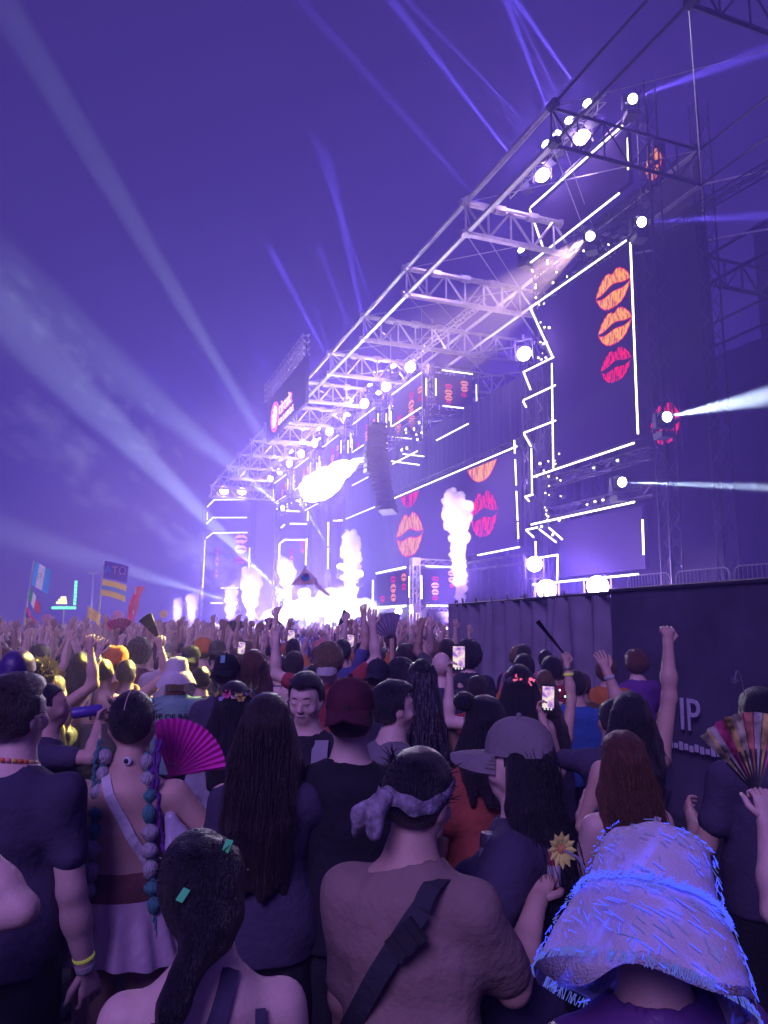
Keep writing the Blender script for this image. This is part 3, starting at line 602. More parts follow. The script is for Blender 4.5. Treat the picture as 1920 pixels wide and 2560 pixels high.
for i in range(60):
    t=i/59*5; k=min(int(t),4); c=np.array(path[k])+(np.array(path[k+1])-np.array(path[k]))*(t-k); q=np.interp(t,range(6),rad); o=rr.normal(0,1,3); o/=np.linalg.norm(o)
    f.ell(c+o*q*.5*np.array([.6,1,.9]),(q*.55,q*.9,q*.6),k=.1+q*.2)
f.post.append(lambda P,D:D+.06*vnoise(P,4,7)+.04*vnoise(P,9,8))
V,F=f.mesh(.13); link('flame_body',np_mesh('flame_body',V,F),MV_fire,fl)
MB().tube([(0,-.5,0),(0,.05,0)],[.16,.1],8).box((-.2,-.9,-.2),(.2,-.45,.2)).tube([(0,-.7,.2),(0,-.7,2.9)],.03,4).build('flame_cannon',M_case,fl)
light('flame_glow','POINT',(-1.6,7,0),9000,(.95,1,1),fl,radius=1.0)
# ---- moving-head beams: real spots, seen because the air is hazy
YEL=(1,.84,.20); GRN=(.62,1,.34); BLU=(.42,.36,1); WHT=(.85,.95,1)
# (source, direction, full angle in degrees, colour, power in kW, label)
BEAMS=[
 ((19.7,25.7,18.9),(-19.5,-18.6,-16.7),5.5,YEL,75,'moving head on the tower whose pale beam slants down to the crowd'),
 ((19.4,25.0,24.5),(-.8507,-.5249,.03),2.2,BLU,200,'moving head at the tower top with a violet beam high over the crowd'),
 ((19.4,27.4,24.6),(-.70,-.69,-.06),2.0,BLU,170,'moving head at the tower top with a violet beam aimed at the camera'),
 ((19.4,30.2,24.3),(-.8267,-.5584,.07),2.2,BLU,190,'moving head beside the second tower lamp with a violet beam'),
 ((17.0,70.95,5.2),(-.4274,-.8896,.1611),2.8,GRN,520,'moving head in the smoke with a broad pale beam to the upper left'),
 ((17.0,93.07,4.5),(-.53,-.36,.45),2.2,GRN,420,'moving head near the far wing with a bright short pale beam'),
 ((18.0,55.5,6.4),(-.5485,-.717,.4302),2.2,GRN,420,'moving head by the middle wing with a thin pale beam'),
 ((19.0,78.8,14.5),(-.3775,-.9228,-.03),2.5,GRN,300,'moving head below the hanging screens with a thin level beam'),
 ((16.3,96.6,5.2),(-.4076,-.9121,.0438),2.8,GRN,300,'moving head at the far stage with a faint low beam over the crowd'),
 ((19.5,58.4,19.0),(-.36,-.25,.80),2.4,BLU,260,'moving head in the lamp row with a violet beam straight up'),
 ((19.5,51.2,19.0),(-.4541,-.7726,.4437),2.4,BLU,260,'moving head in the lamp row with a violet beam toward the camera'),
 ((19.5,66.5,19.0),(-.62,-.30,.62),2.4,BLU,260,'moving head in the lamp row with a violet beam over the sign'),
 ((20.2,22.5,9.9),(-.16,-.96,-.15),8,GRN,130,'moving head beside the scaffold screen with a wide cloudy green beam'),
 ((19.9,24.9,7.8),(-.14,-.965,-.20),2.2,GRN,320,'moving head low on the tower with a hard pale beam to the right'),
 ((16.8,48.0,5.4),(.1,-.97,.24),2.2,GRN,60,'moving head by the pink smoke jet with a short beam'),
 ((19.9,23.0,23.6),(-.30,-.80,-.52),2.4,BLU,60,'moving head at the tower top with a violet beam slanting down to the right'),
 ((19.9,22.9,18.1),(-.22,-.85,-.47),2.4,BLU,50,'moving head halfway up the tower with a violet beam slanting to the right'),
 ((19.4,26.4,24.6),(-.78,-.60,.10),1.6,BLU,150,'slim moving head between the tower-top lamps with a thin violet ray'),
 ((19.4,28.2,24.6),(-.90,-.42,.12),1.6,BLU,150,'slim moving head above the second tower lamp with a thin violet ray'),
 ((19.4,30.6,20.4),(-.86,-.44,.25),1.8,BLU,140,'moving head at the inner tower corner with a thin violet ray'),
]
for i,(y,dx,dy,dz) in enumerate(((48.2,-.55,-.72,.42),(53,-.52,-.55,.62),(57.5,-.60,-.62,.48),(62,-.50,-.42,.72),(66.8,-.66,-.56,.42),(71.5,-.55,-.30,.66),(76.8,-.70,-.5,.40),(81.5,-.62,-.25,.55),(86,-.72,-.45,.34))):
    BEAMS.append(((19.5,y,20.1),(dx,dy,dz),1.7+.4*(i%3),BLU,230+60*(i%4),f'{ordn[i]} moving head above the lamp row throwing a soft violet ray skyward'))
mh_base=MB().box((-.17,-.2,0),(.17,.2,.16)).mesh('base'); mh_arm=MB().box((-.24,-.06,.1),(-.18,.06,.5)).box((.18,-.06,.1),(.24,.06,.5)).box((-.24,-.1,.12),(.24,.1,.18)).mesh('yoke')
mh_head=MB().lathe([(.02,-.28),(.13,-.26),(.17,-.05),(.16,.2),(.15,.22),(.13,.2)],14).mesh('head',True); mh_lens=MB().lathe([(0,.215),(.08,.21),(.13,.2)],14).mesh('lens',True)
for (src,d,ang,c,kw,lb) in BEAMS:
    d=Vector(d).normalized(); e=empty('moving_head_light',src,math.atan2(d.y,d.x)-PI/2,lb,'stage light','moving-head lights with beams')
    e.scale=(1.5,)*3
    link('base',mh_base,M_case,e).location=(0,0,-.55); link('yoke',mh_arm,M_case,e).location=(0,0,-.4)
    rot=Vector(d); rz=e.rotation_euler.z; dl=Matrix.Rotation(-rz,3,'Z')@d
    h=link('head',mh_head,M_case,e); h.rotation_euler=dl.to_track_quat('Z','Y').to_euler()
    ln=link('lens',mh_lens,M_lens2,h)
    light('beam','SPOT',tuple(dl*.24),kw*(7000 if c is BLU else 9000),c,e,dl,ang,.75,.04)
hz=MB().box((-151,-46,-1),(76,291,27.5)).build('haze',None); hz.data.materials.append(volmat('haze_air',(.30,.225,1),HAZE_DENSITY,.25)); tag(hz,'thin violet smoke haze hanging in the night air over everything','haze',kind='stuff')
# ================================================================ PEOPLE
SK={'fair':pmat('skin_fair',(.80,.56,.48),.5,noise=.18,scale=9,bump=.12,bscale=120,spec=.35),'tan':pmat('skin_tan',(.66,.43,.34),.5,noise=.2,scale=9,bump=.12,bscale=120,spec=.35),'brown':pmat('skin_brown',(.40,.24,.17),.48,noise=.2,scale=9,bump=.12,bscale=120,spec=.4)}
def hairmat(n,c,rough=.42): return pmat('hair_'+n,c,.36,noise=.6,scale=40,bump=1.0,bscale=75,spec=.7,stretch=(4,4,.22))
HR={'black':hairmat('black',(.030,.025,.036)),'brown':hairmat('brown',(.060,.038,.034)),'auburn':hairmat('auburn',(.22,.085,.05)),'blond':hairmat('blond',(.30,.19,.09)),'grey':hairmat('grey',(.22,.2,.2))}
M_cl=pmat('cloth',(.5,.5,.5),.85,noise=.28,scale=5,bump=.35,bscale=35,spec=.2,objcol=True)
M_rib=pmat('ribbed_knit',(.5,.5,.5),.9,noise=.25,scale=6,bump=.22,bscale=10,spec=.15,objcol=True,stretch=(2.5,2.5,55))
M_satin=pmat('satin',(.5,.5,.5),.38,noise=.3,scale=4,bump=.3,bscale=20,spec=.5,objcol=True)
M_jean=pmat('denim',(.05,.06,.10),.85,noise=.4,scale=12,bump=.3,bscale=80,objcol=True)
def rotm(y=0,p=0,r=0):   # yaw about z, pitch about x (positive looks up), roll about y
    return np.array(Matrix.Rotation(R(y),3,'Z')@Matrix.Rotation(R(p),3,'X')@Matrix.Rotation(R(r),3,'Y'))
def unit(v): v=np.array(v,float); return v/np.linalg.norm(v)
def np_tube(pts,rs,n=6):
    pts=np.array(pts,float); m=len(pts); V=[]; ref=None
    for i in range(m):
        t=unit(pts[min(i+1,m-1)]-pts[max(i-1,0)])
        if ref is None: ref=np.array([0,0,1.]) if abs(t[2])<.9 else np.array([1.,0,0])
        a=unit(ref-t*ref.dot(t)); b=np.cross(t,a); ref=a
        for k in range(n): V.append(pts[i]+(a*math.cos(2*PI*k/n)+b*math.sin(2*PI*k/n))*rs[i])
    F=[[i*n+k,i*n+(k+1)%n,(i+1)*n+(k+1)%n,(i+1)*n+k] for i in range(m-1) for k in range(n)]
    V=V+[pts[0]-unit(pts[1]-pts[0])*rs[0]*.5,pts[-1]+unit(pts[-1]-pts[-2])*rs[-1]*.6]; c0=m*n; c1=c0+1
    for k in range(0,n,2):
        F.append([c0,(k+2)%n,(k+1)%n,k]); F.append([c1,(m-1)*n+k,(m-1)*n+(k+1)%n,(m-1)*n+(k+2)%n])
    return np.array(V),np.array(F)
def cat(parts):
    V=[];F=[];o=0
    for v,f in parts:
        V.append(v); F.append(f+o); o+=len(v)
    return np.concatenate(V),np.concatenate(F)
DOWN=((.22,.05,-1),(.05,.4,-.9)); FRONT=((.30,.15,-.95),(-.25,.9,.25)); UP=((.45,.1,.85),(.05,.1,1)); HIGH=((.3,.05,.95),(-.1,.05,1)); WAVE=((.8,.1,.35),(.1,.15,1)); PHONE=((.25,.75,.15),(-.15,.45,.85)); CLAP=((.3,.35,.8),(-.45,.1,.9)); FIST=((.5,.3,.5),(-.15,.25,1))
class Body:
    def __init__(s,h=1.75,sex='m',arms=(DOWN,DOWN),curl=(.5,.5),head=(0,0,0),lean=(0,0),wide=1.,stride=.03,palm=(None,None)):
        s.h=h; s.sex=sex; s.head=head; s.curl=curl; w=wide; f=sex=='f'
        s.sw=(.092 if f else .104)*h*w; L=np.array([lean[0],lean[1],0.])*h
        s.P={}; P=s.P
        P['pel']=np.array([0,0,.515*h]); P['wai']=np.array([0,.004*h,.62*h])+L*.25; P['che']=np.array([0,-.004*h,.725*h])+L*.7; P['nb']=np.array([0,-.014*h,.825*h])+L; P['nt']=np.array([0,.004*h,.885*h])+L*1.15
        s.RH=rotm(*head); s.piv=P['nt']-np.array([0,.004*h,.012*h])
        s.hb=s.piv-np.array([0,0,.873*h])
        for k,sg in ((0,-1),(1,1)):
            up,fo=arms[k]; up=unit(np.array(up)*np.array([sg,1,1])); fo=unit(np.array(fo)*np.array([sg,1,1]))
            rise=max(0,up[2])*.03*h
            sh=np.array([sg*(s.sw-rise*.5),-.012*h,.787*h+rise*1.4])+L*.9; el=sh+up*.168*h; wr=el+fo*.148*h
            P['sh%d'%k]=sh;P['el%d'%k]=el;P['wr%d'%k]=wr; P['hd%d'%k]=fo
            n=palm[k]
            if n is None: n=np.array([-sg,.6,0]) if fo[2]<.3 else np.array([0,1,0.2])
            else: n=np.array(n,float)
            n=unit(n-fo*np.dot(n,fo)); P['pn%d'%k]=n
            P['hip%d'%k]=np.array([sg*.052*h,0,.505*h]); P['kn%d'%k]=np.array([sg*(.058*h),.012*h+sg*stride*.4,.28*h]); P['an%d'%k]=np.array([sg*(.062*h),-.012*h+sg*stride,.045*h])
    def hp(s,x,y,z): return s.RH@(np.array([x,y,z])*s.h-np.array([0,0,.873*s.h]))+s.piv
    def torso(s,f,o=0.,hem=.0,k=.05):
        h=s.h; P=s.P; fe=s.sex=='f'
        f.cone(P['pel'],P['pel']+(0,0,.045*h),(.096 if fe else .088)*h+o,(.088 if fe else .086)*h+o,k,(1.08 if fe else 1.02,.78,1))
        f.cone(P['pel']+(0,0,.03*h),P['wai'],.086*h+o,(.064 if fe else .073)*h+o,k,(1.02,.76,1))
        f.cone(P['wai'],P['che'],(.066 if fe else .075)*h+o,(.076 if fe else .088)*h+o,k,(1.08,.74,1))
        f.cone(P['che'],P['che']+(P['nb']-P['che'])*.45,(.076 if fe else .088)*h+o,(.060 if fe else .070)*h+o,k,(1.12,.72,1))
        for q in(0,1):
            f.cone(P['sh%d'%q]*.45+P['nb']*.55+(0,0,-.028*h),P['sh%d'%q]+(0,0,-.012*h),.040*h+o*.8,.026*h+o*.6,k)
        f.cone(P['nb']+(0,0,-.03*h),P['nb']+(P['nt']-P['nb'])*.35,.060*h+o*.7,.036*h+o*.3,k)
        if fe:
            for sg in(-1,1): f.ell(P['che']+(sg*.042*h,.062*h,-.012*h),(.036*h+o,.036*h+o,.04*h+o),.04)
    def arm(s,f,k,o=0.,part=2.,bl=.03):
        h=s.h; P=s.P; m=1. if s.sex=='m' else .86
        sh,el,wr=P['sh%d'%k],P['el%d'%k],P['wr%d'%k]
        if part>=1:
            f.cone(sh,el,.0335*h*m+o,.025*h*m+o,bl); 
            if part>1:
                e=el+(wr-el)*min(1,part-1); f.cone(el,el+(wr-el)*min(.4,part-1),.025*h*m+o,.0265*h*m+o*.9,.02)
                if part>1.4: f.cone(el+(wr-el)*.35,e,.0265*h*m+o*.9,.0165*h*m+o*.8,.02)
        else: f.cone(sh,sh+(el-sh)*part,.0335*h*m+o,(.0335-.0085*part)*h*m+o*1.15,bl)
    def leg(s,f,k,o=0.,part=2.,flare=0):
        h=s.h;P=s.P; hip,kn,an=P['hip%d'%k],P['kn%d'%k],P['an%d'%k]
        e=kn if part>=1 else hip+(kn-hip)*part
        f.cone(hip,e,.054*h+o,.054*h+(.035-.054)*h*min(1,part)+o+flare*min(1,part),.03)
        if part>1: e=kn+(an-kn)*min(1,part-1); f.cone(kn,kn+(an-kn)*.3,.035*h+o,.034*h+o,.02); f.cone(kn+(an-kn)*.3,e,.034*h+o,(.034-.013*(part-1))*h+o+flare,.02)
    def headf(s,f):
        h=s.h; H=s.hp; RH=s.RH
        f.cone(s.P['nb'],s.P['nt'],(.036 if s.sex=='m' else .030)*h,(.034 if s.sex=='m' else .028)*h,.03)
        f.ell(H(0,-.006,.945),np.array([.0435,.0565,.055])*h,.015,RH)
        f.cone(H(0,.012,.925),H(0,.030,.888),.038*h,.021*h,.03); f.cone(H(-.026,.006,.905),H(.026,.006,.905),.018*h,.018*h,.03)
        f.ell(H(0,.044,.950),np.array([.028,.008,.008])*h,.012,RH)
        f.cone(H(0,.048,.936),H(0,.062,.914),.0045*h,.007*h,.010); f.ell(H(0,.057,.911),np.array([.012,.008,.006])*h,.008,RH)
        for sg in(-1,1):
            f.ell(H(sg*.046,-.004,.922),np.array([.006,.015,.019])*h,.008,RH); f.ell(H(sg*.018,.054,.934),np.array([.011,.008,.007])*h,.008,RH,sub=True)
            f.ell(H(sg*.018,.046,.933),np.array([.009,.008,.007])*h,.004,RH); f.ell(H(sg*.026,.036,.912),np.array([.014,.012,.014])*h,.02,RH)
        f.ell(H(0,.050,.899),np.array([.016,.007,.0045])*h,.006,RH); f.ell(H(0,.049,.893),np.array([.014,.007,.0045])*h,.006,RH)
    def hand(s,k,n=6,fist=None):
        """five fingers as bent tapered tubes rooted in the palm"""
        P=s.P;h=s.h/1.75*(1 if s.sex=='m' else .9); fo=P['hd%d'%k]; nn=P['pn%d'%k]; sd=np.cross(fo,nn); sg=-1 if k==0 else 1; wr=P['wr%d'%k]; c=s.curl[k]; out=[]
        tl=sd*(1 if np.dot(np.cross(nn,fo),np.array([1,0,0]))*sg>0 else -1)
        tl=sd*sg if abs(nn[1])>.5 else sd*sg
        for i,(off,ln) in enumerate(((-.030,.074),(-.010,.083),(.011,.078),(.030,.062))):
            p=wr+fo*.085*h+sd*off*h*(1.0); d=unit(fo+sd*off*4*(1-c)); pts=[wr+fo*.05*h+sd*off*.8*h,p]; a=0
            for j,fr in enumerate((.45,.32,.23)):
                a+=c*(1.15 if j else .75); d2=unit(d*math.cos(a)+nn*math.sin(a)); pts.append(pts[-1]+d2*ln*fr*h)
            out.append(np_tube(pts,[.011*h,.0105*h,.0095*h,.0088*h,.0068*h],n))
        p=wr+fo*.022*h-tl*.022*h; d=unit(fo*.75-tl*.75+nn*.25); p2=p+d*.045*h; d2=unit(fo*.9-tl*(.45-.5*c)+nn*(.25+.5*c)); p3=p2+d2*.034*h; p4=p3+unit(d2+nn*.5*c)*.026*h
        out.append(np_tube([p,p2,p3,p4],[.013*h,.0125*h,.0105*h,.0075*h],n))
        return out
    def palm(s,f,k):
        P=s.P;h=s.h/1.75*(1 if s.sex=='m' else .9); fo=P['hd%d'%k]; nn=P['pn%d'%k]; sd=np.cross(fo,nn); wr=P['wr%d'%k]
        for off in(-.028,-.010,.010,.028): f.cone(wr+sd*off*.45*h,wr+fo*.086*h+sd*off*h,.0145*h,.012*h,.014)
    def grip(s,k):
        P=s.P;h=s.h/1.75; return P['wr%d'%k]+P['hd%d'%k]*.085*h+P['pn%d'%k]*.03*h
    def body_mesh(s,vx,fingers=6,legs=True):
        f=Field(); s.torso(f)
        for k in(0,1):
            s.arm(f,k); s.palm(f,k)
            if legs: s.leg(f,k); f.cone(s.P['an%d'%k]+(0,-.02*s.h,-.018*s.h),s.P['an%d'%k]+(0,.085*s.h,-.026*s.h),.024*s.h,.019*s.h,.02)
        s.headf(f); parts=[f.mesh(vx)]
        if fingers:
            for k in(0,1): parts+=s.hand(k,fingers)
        return cat(parts)
def folds(a,seed,f=14):
    return lambda P,D:D+a*np.sin(P[...,2]*f*1.3+3*np.sin(P[...,0]*f*.5+seed)+2.2*np.sin(P[...,1]*f*.45+seed*2))*np.clip(np.abs(vnoise(P,4.2,seed))*2.2,0,1)+a*.6*vnoise(P,f*1.4,seed+1)
def top_mesh(b,vx,style='tee',o=.014,hem=.475,sleeve=.62,seed=0,fold=.009):
    f=Field(); h=b.h
    b.torso(f,o)
    z0=hem*h; 
    if hem<.5: f.cone((0,0,hem*h-.02),b.P['pel']+(0,0,.06*h),(.098)*h+o,.09*h+o,.05,(1.08,.8,1))
    if style in('tee','long','jersey'):
        for k in(0,1): b.arm(f,k,o*.6+(.005 if style!='long' else .0),sleeve,bl=.04)
    f.post.append(folds(fold,seed))
    if style=='tee' or style=='long' or style=='jersey':
        nb=b.P['nb']; f.post.append(lambda P,D:np.maximum(np.maximum(D,z0-P[...,2]),-(np.sqrt((P[...,0]-nb[0])**2+(P[...,1]-nb[1]-.012*h)**2+((P[...,2]-nb[2]-.055*h)*.8)**2)-.055*h)))
    if style=='tank':
        zt=.745*h; f.post.append(lambda P,D:np.maximum(np.maximum(D,z0-P[...,2]),np.minimum(P[...,2]-zt,np.maximum(np.abs(np.abs(P[...,0])-.062*h)-.017,0.)+np.where(P[...,2]>.83*h,.05,-.004))))
    if style=='band':
        zt=sleeve*h; f.post.append(lambda P,D:np.maximum(np.maximum(D,z0-P[...,2]),P[...,2]-zt))
    return f.mesh(vx)
def bottom_mesh(b,vx,length=2.,o=.012,flare=0.,seed=0):
    f=Field(); h=b.h
    f.cone(b.P['pel']+(0,0,-.0*h),b.P['pel']+(0,0,.065*h),.091*h+o,.084*h+o,.05,(1.06,.8,1))
    for k in(0,1): b.leg(f,k,o,length,flare)
    f.post.append(folds(.005,seed)); zt=.595*h; f.post.append(lambda P,D:np.maximum(D,P[...,2]-zt))
    return f.mesh(vx)
def shoes_mesh(b):
    f=Field();h=b.h
    for k in(0,1):
        a=b.P['an%d'%k]; f.cone(a+(0,-.02*h,-.012*h),a+(0,.088*h,-.022*h),.030*h,.024*h,.02); f.cone(a,a+(0,0,.03*h),.03*h,.03*h,.02)
    f.post.append(lambda P,D:np.maximum(D,.002-P[...,2])); return f.mesh(.018)
def hair_mesh(b,vx,style='short',L=.2,seed=0,strands=0):
    h=b.h; H=b.hp; RH=b.RH; f=Field(); R_=lambda *r:np.array(r)*h
    piv=b.piv; base=np.array([0,0,.873*h])
    def loc(P): return (P-piv)@RH+base
    thick={'short':.0065,'buzz':.002,'fade':.008,'long':.008,'wavy':.012,'curly':.022,'afro':.035,'bun':.006,'pony':.005,'dreads':.010,'parted':.004}.get(style,.006)
    f.ell(H(0,-.008,.947),R_(.0445+thick,.0575+thick,.0545+thick),.02,RH)
    if style in('short','fade','buzz','curly','afro'):
        f.ell(H(0,-.022,.925),R_(.042+thick*.5,.041+thick*.5,.04),.03,RH)
        if style=='fade': f.ell(H(0,.010,.985),R_(.036,.048,.022),.03,RH)
        if style in('curly','afro'): f.ell(H(0,-.03,.93),R_(.05+thick*.6,.045+thick*.6,.05),.03,RH)
    cutz=.893 if style in('short','buzz','fade') else .87
    am={'curly':.010,'afro':.014,'wavy':.006}.get(style,.0025); fr={'curly':75,'afro':85,'wavy':45}.get(style,70)
    def face(P,D):
        q=loc(P)/h
        D=D+am*vnoise(P,fr,seed)+am*.5*vnoise(P,fr*1.9,seed+2)
        fr_=np.maximum(q[...,1]-.004-.55*np.maximum(q[...,2]-.955,0)-.0*q[...,0],0)  # distance in front of the hair line
        m=np.minimum(q[...,1]-(.012+1.6*np.maximum(q[...,2]-.962,0)),.972-q[...,2]+.25*np.abs(q[...,0]))*h
        D=np.maximum(D,m)
        if style in('short','buzz','fade'): D=np.maximum(D,(cutz-q[...,2])*h)
        return D
    f.post.append(face)
    parts=[f.mesh(vx)]
    g=Field(); r_=random.Random(seed)
    if style in('long','wavy','curlylong'):
        n=9; back=b.P['nb']
        for j in range(n):
            u=(j/(n-1)-.5)*2; a=H(u*.040,-.034+.022*u*u,.945); m=np.array([u*.062*h,-.052*h+.03*u*u*h,.865*h])+b.hb*.5+np.array([0,b.P['nt'][1]*.6,0])
            e=np.array([u*(.058+.012*(style=='wavy'))*h+r_.uniform(-.01,.01),-.098*h+.035*u*u*h+b.P['che'][1]*.7,max(.5*h,(.865-L)*h+r_.uniform(-.02,.02)*h)])
            mid=(m+e)/2+np.array([r_.uniform(-.008,.008),-.012*h,0])
            g.cone(a,m,.020*h,.022*h,.02); g.cone(m,mid,.022*h,.021*h,.02); g.cone(mid,e,.021*h,.010*h,.02)
        g.post.append(lambda P,D:D+.0018*np.sin((P[...,0]*120+4*np.sin(P[...,2]*(16 if style=='wavy' else 5)+seed)))+(.006*vnoise(P,38,seed) if style=='wavy' else 0))
    if style=='bun':
        g.ell(H(0,-.052,.985),R_(.030,.030,.028),.01); g.post.append(lambda P,D:D+.003*vnoise(P,70,seed))
    if style=='pony':
        a=H(0,-.058,.965); e=np.array([0,-.075*h,(.86-L)*h])+b.hb; m=(a+e)/2+np.array([0,-.03*h,.0]); g.ell(a,R_(.018,.018,.018),.01); g.cone(a,m,.016*h,.024*h,.02); g.cone(m,e,.024*h,.008*h,.02); g.post.append(lambda P,D:D+.003*np.sin(P[...,0]*150+3*np.sin(P[...,2]*20)))
    if g.p: parts.append(g.mesh(vx))
    if style=='dreads':
        for j in range(34):
            t=r_.uniform(-1,1); a=H(t*.042,-.03-.02*(1-t*t)+r_.uniform(0,.02),.95+r_.uniform(-.03,.035)); e=np.array([t*.085*h+r_.uniform(-.01,.01)*h,-.085*h+.03*t*t*h+r_.uniform(-.015,.015)*h,(.86-L*r_.uniform(.7,1))*h]); m=(a+e)/2+np.array([t*.012*h,-.025*h,.012*h])
            parts.append(np_tube([a,m*.6+a*.4,m,m*.4+e*.6,e],[.007*h,.0075*h,.0075*h,.007*h,.004*h],6))
    for j in range(strands):
        t=r_.uniform(-1,1); u=r_.uniform(-.5,1); th=t*PI*.62; a=H(.046*math.sin(th),-.008-.058*math.cos(th)*.95,.945+.045*u)
        if style in('long','wavy'):
            e=np.array([t*.078*h+r_.gauss(0,.012),-.115*h+.04*t*t*h+r_.gauss(0,.012),(.865-L*r_.uniform(.4,1.02))*h]); m=np.array([t*.074*h+r_.gauss(0,.008),-.075*h+.035*t*t*h+r_.gauss(0,.008),.865*h])+b.hb*.5
            parts.append(np_tube([a,(a+m)/2+unit(a-H(0,0,.93))*.012,m,(m+e)/2+np.array([r_.gauss(0,.01),-.01,0]),e],[.0010,.0012,.0012,.0010,.0005],3 if False else 4))
        else:
            o=unit(a-H(0,-.01,.92)); e=a+o*r_.uniform(.006,.022)+np.array([r_.gauss(0,.012),r_.gauss(0,.012),r_.gauss(0,.006)]); parts.append(np_tube([a,(a+e)/2+o*.004,e],[.0016,.0014,.0007],4))
    return cat(parts)
def head_local(b):
    """matrix of the head: origin at the head centre, z up through the crown, y to the face"""
    c=b.hp(0,-.006,.945); M=Matrix([list(r) for r in b.RH]).to_4x4(); return Matrix.Translation(Vector(c))@M
def cap_parts(parent,b,color,m,front=1,tilt=0,name='cap'):
    """baseball cap: crown, curved peak and button; front=-1 turns it backwards"""
    h=b.h; M=head_local(b)@Matrix.Rotation(0 if front==1 else PI,4,'Z')@Matrix.Rotation(R(tilt),4,'X')
    rx,ry,rz=.0535*h,.0665*h,.067*h; mb=MB(); n=28; V=[];F=[]; rows=9
    for j in range(rows+1):
        t=j/rows*PI/2
        for k in range(n):
            a=2*PI*k/n; c=math.cos(t)**.8; z=rz*math.sin(t)**.9-.012*h*(1-j/rows)*0; pl=1+.012*math.cos(6*a)*(j>0)
            V.append((rx*c*math.cos(a)*pl,ry*c*math.sin(a)*pl,z+.004*h))
    for j in range(rows):
        for k in range(n): F.append((j*n+k,j*n+(k+1)%n,(j+1)*n+(k+1)%n,(j+1)*n+k))
    cr=MB().add(V,F).build('cap_crown',m,parent,True); cr.matrix_local=M; cr.color=(*color,1)
    V=[];F=[]; n2=16; r2=5
    for j in range(r2+1):
        for k in range(n2+1):
            a=PI*.16+PI*.68*k/n2; t=j/r2; ext=.062*h*math.sin(PI*k/n2)**.6*t
            V.append(((rx*1.0+ext*.25)*math.cos(a),ry*math.sin(a)+ext*1.15,.006*h-.016*h*t*abs(math.cos(a))*1.6-.010*h*t*t))
    for j in range(r2):
        for k in range(n2): F.append((j*(n2+1)+k,j*(n2+1)+k+1,(j+1)*(n2+1)+k+1,(j+1)*(n2+1)+k))
    Vb=[(x,y,z-.005) for x,y,z in V]; nn=len(V); F2=[tuple(i+nn for i in reversed(f)) for f in F]
    br=MB().add(V+Vb,F+F2).build('cap_peak',m,parent,True); br.matrix_local=M; br.color=(*color,1)
    bt=MB().lathe([(.0,.012),(.007,.010),(.009,.004),(.009,0)],10,Matrix.Translation((0,0,rz+.004*h))).build('cap_button',m,parent,True); bt.matrix_local=M; bt.color=(*color,1)
def bucket_parts(parent,b,color,m,flop=.0,tilt=(0,0),brim=.058,seed=1,scale=1.,droop=1.,drop=0.):
    h=b.h*scale*1.09; M=head_local(b)@Matrix.Translation((0,0,-drop))@Matrix.Rotation(R(tilt[0]),4,'X')@Matrix.Rotation(R(tilt[1]),4,'Y'); r_=random.Random(seed); ph=[r_.uniform(0,6.28) for _ in range(6)]
    n=48
    def ring(r,z,wob): return [((r+wob*(.4*math.sin(3*2*PI*k/n+ph[0])+.3*math.sin(5*2*PI*k/n+ph[1])))*math.cos(2*PI*k/n)*.88,(r+wob*.3*math.sin(4*2*PI*k/n+ph[2]))*math.sin(2*PI*k/n)*1.04,z+wob*(.6*math.sin(2*2*PI*k/n+ph[3])+.35*math.sin(5*2*PI*k/n+ph[4]))) for k in range(n)]
    def surf(prof,nm):
        V=[];F=[]
        for r,z,wb in prof: V+=ring(r*h,z*h,wb*h)
        for j in range(len(prof)-1):
            for k in range(n): F.append((j*n+k,j*n+(k+1)%n,(j+1)*n+(k+1)%n,(j+1)*n+k))
        o=MB().add(V,F).build(nm,m,parent,True); o.matrix_local=M; o.color=(*color,1); return o
    surf([(.0,.072,.002),(.026,.071,.003),(.042,.066,.003),(.050,.056,.002),(.055,.035,.003),(.059,.012,.002),(.0605,.006,.0)],'hat_crown')
    e=.060
    bucket_parts.M=M
    return surf([(e,.010,.0),(e+brim*.3,.006-.006*droop,.003),(e+brim*.65,-.018*droop,.006+flop),(e+brim,-.040*droop,.010+flop),(e+brim+.001,-.002-.040*droop,.010+flop),(e+brim*.65,-.003-.018*droop,.006+flop),(e,.004,0)],'hat_brim')
def make_person(pos,h,rz,label,group=None,sex='m',skin='tan',hair=('short','brown',.2),top=('tee',(.02,.02,.025)),bottom=('pants',(.02,.02,.03)),vx=.016,arms=(DOWN,DOWN),curl=(.5,.5),head=(0,0,0),lean=(0,0),wide=1.,palm=(None,None),seed=0,strands=0,topmat=None,hatfn=None,topkw=None,shoes=True):
    e=empty('person',(pos[0],pos[1],0),rz,label,'person',group)
    b=Body(h,sex,arms,curl,head,lean,wide,palm=palm)
    o=link('body',np_mesh('body',*b.body_mesh(vx)),SK[skin],e)
    if hair: link('hair',np_mesh('hair',*hair_mesh(b,min(vx,.014),hair[0],hair[2],seed,strands)),HR[hair[1]],e)
    if top:
        kw=dict(seed=seed); kw.update(topkw or {})
        if top[0]=='long': kw.setdefault('sleeve',1.9)
        o=link('shirt' if top[0]!='band' else 'crop_top',np_mesh('shirt',*top_mesh(b,vx,top[0],**kw)),topmat or M_cl,e); o.color=(*top[1],1)
    if bottom:
        if bottom[0]=='shorts': o=link('shorts',np_mesh('shorts',*bottom_mesh(b,max(vx,.018),.75,.016,.012,seed)),M_jean,e); o.color=(*bottom[1],1)
        elif bottom[0]=='pants': o=link('trousers',np_mesh('trousers',*bottom_mesh(b,max(vx,.02),1.95,.012,.004,seed)),M_jean,e); o.color=(*bottom[1],1)
    if shoes: o=link('shoes',np_mesh('shoes',*shoes_mesh(b)),M_case,e)
    if hatfn: hatfn(e,b)
    return e,b
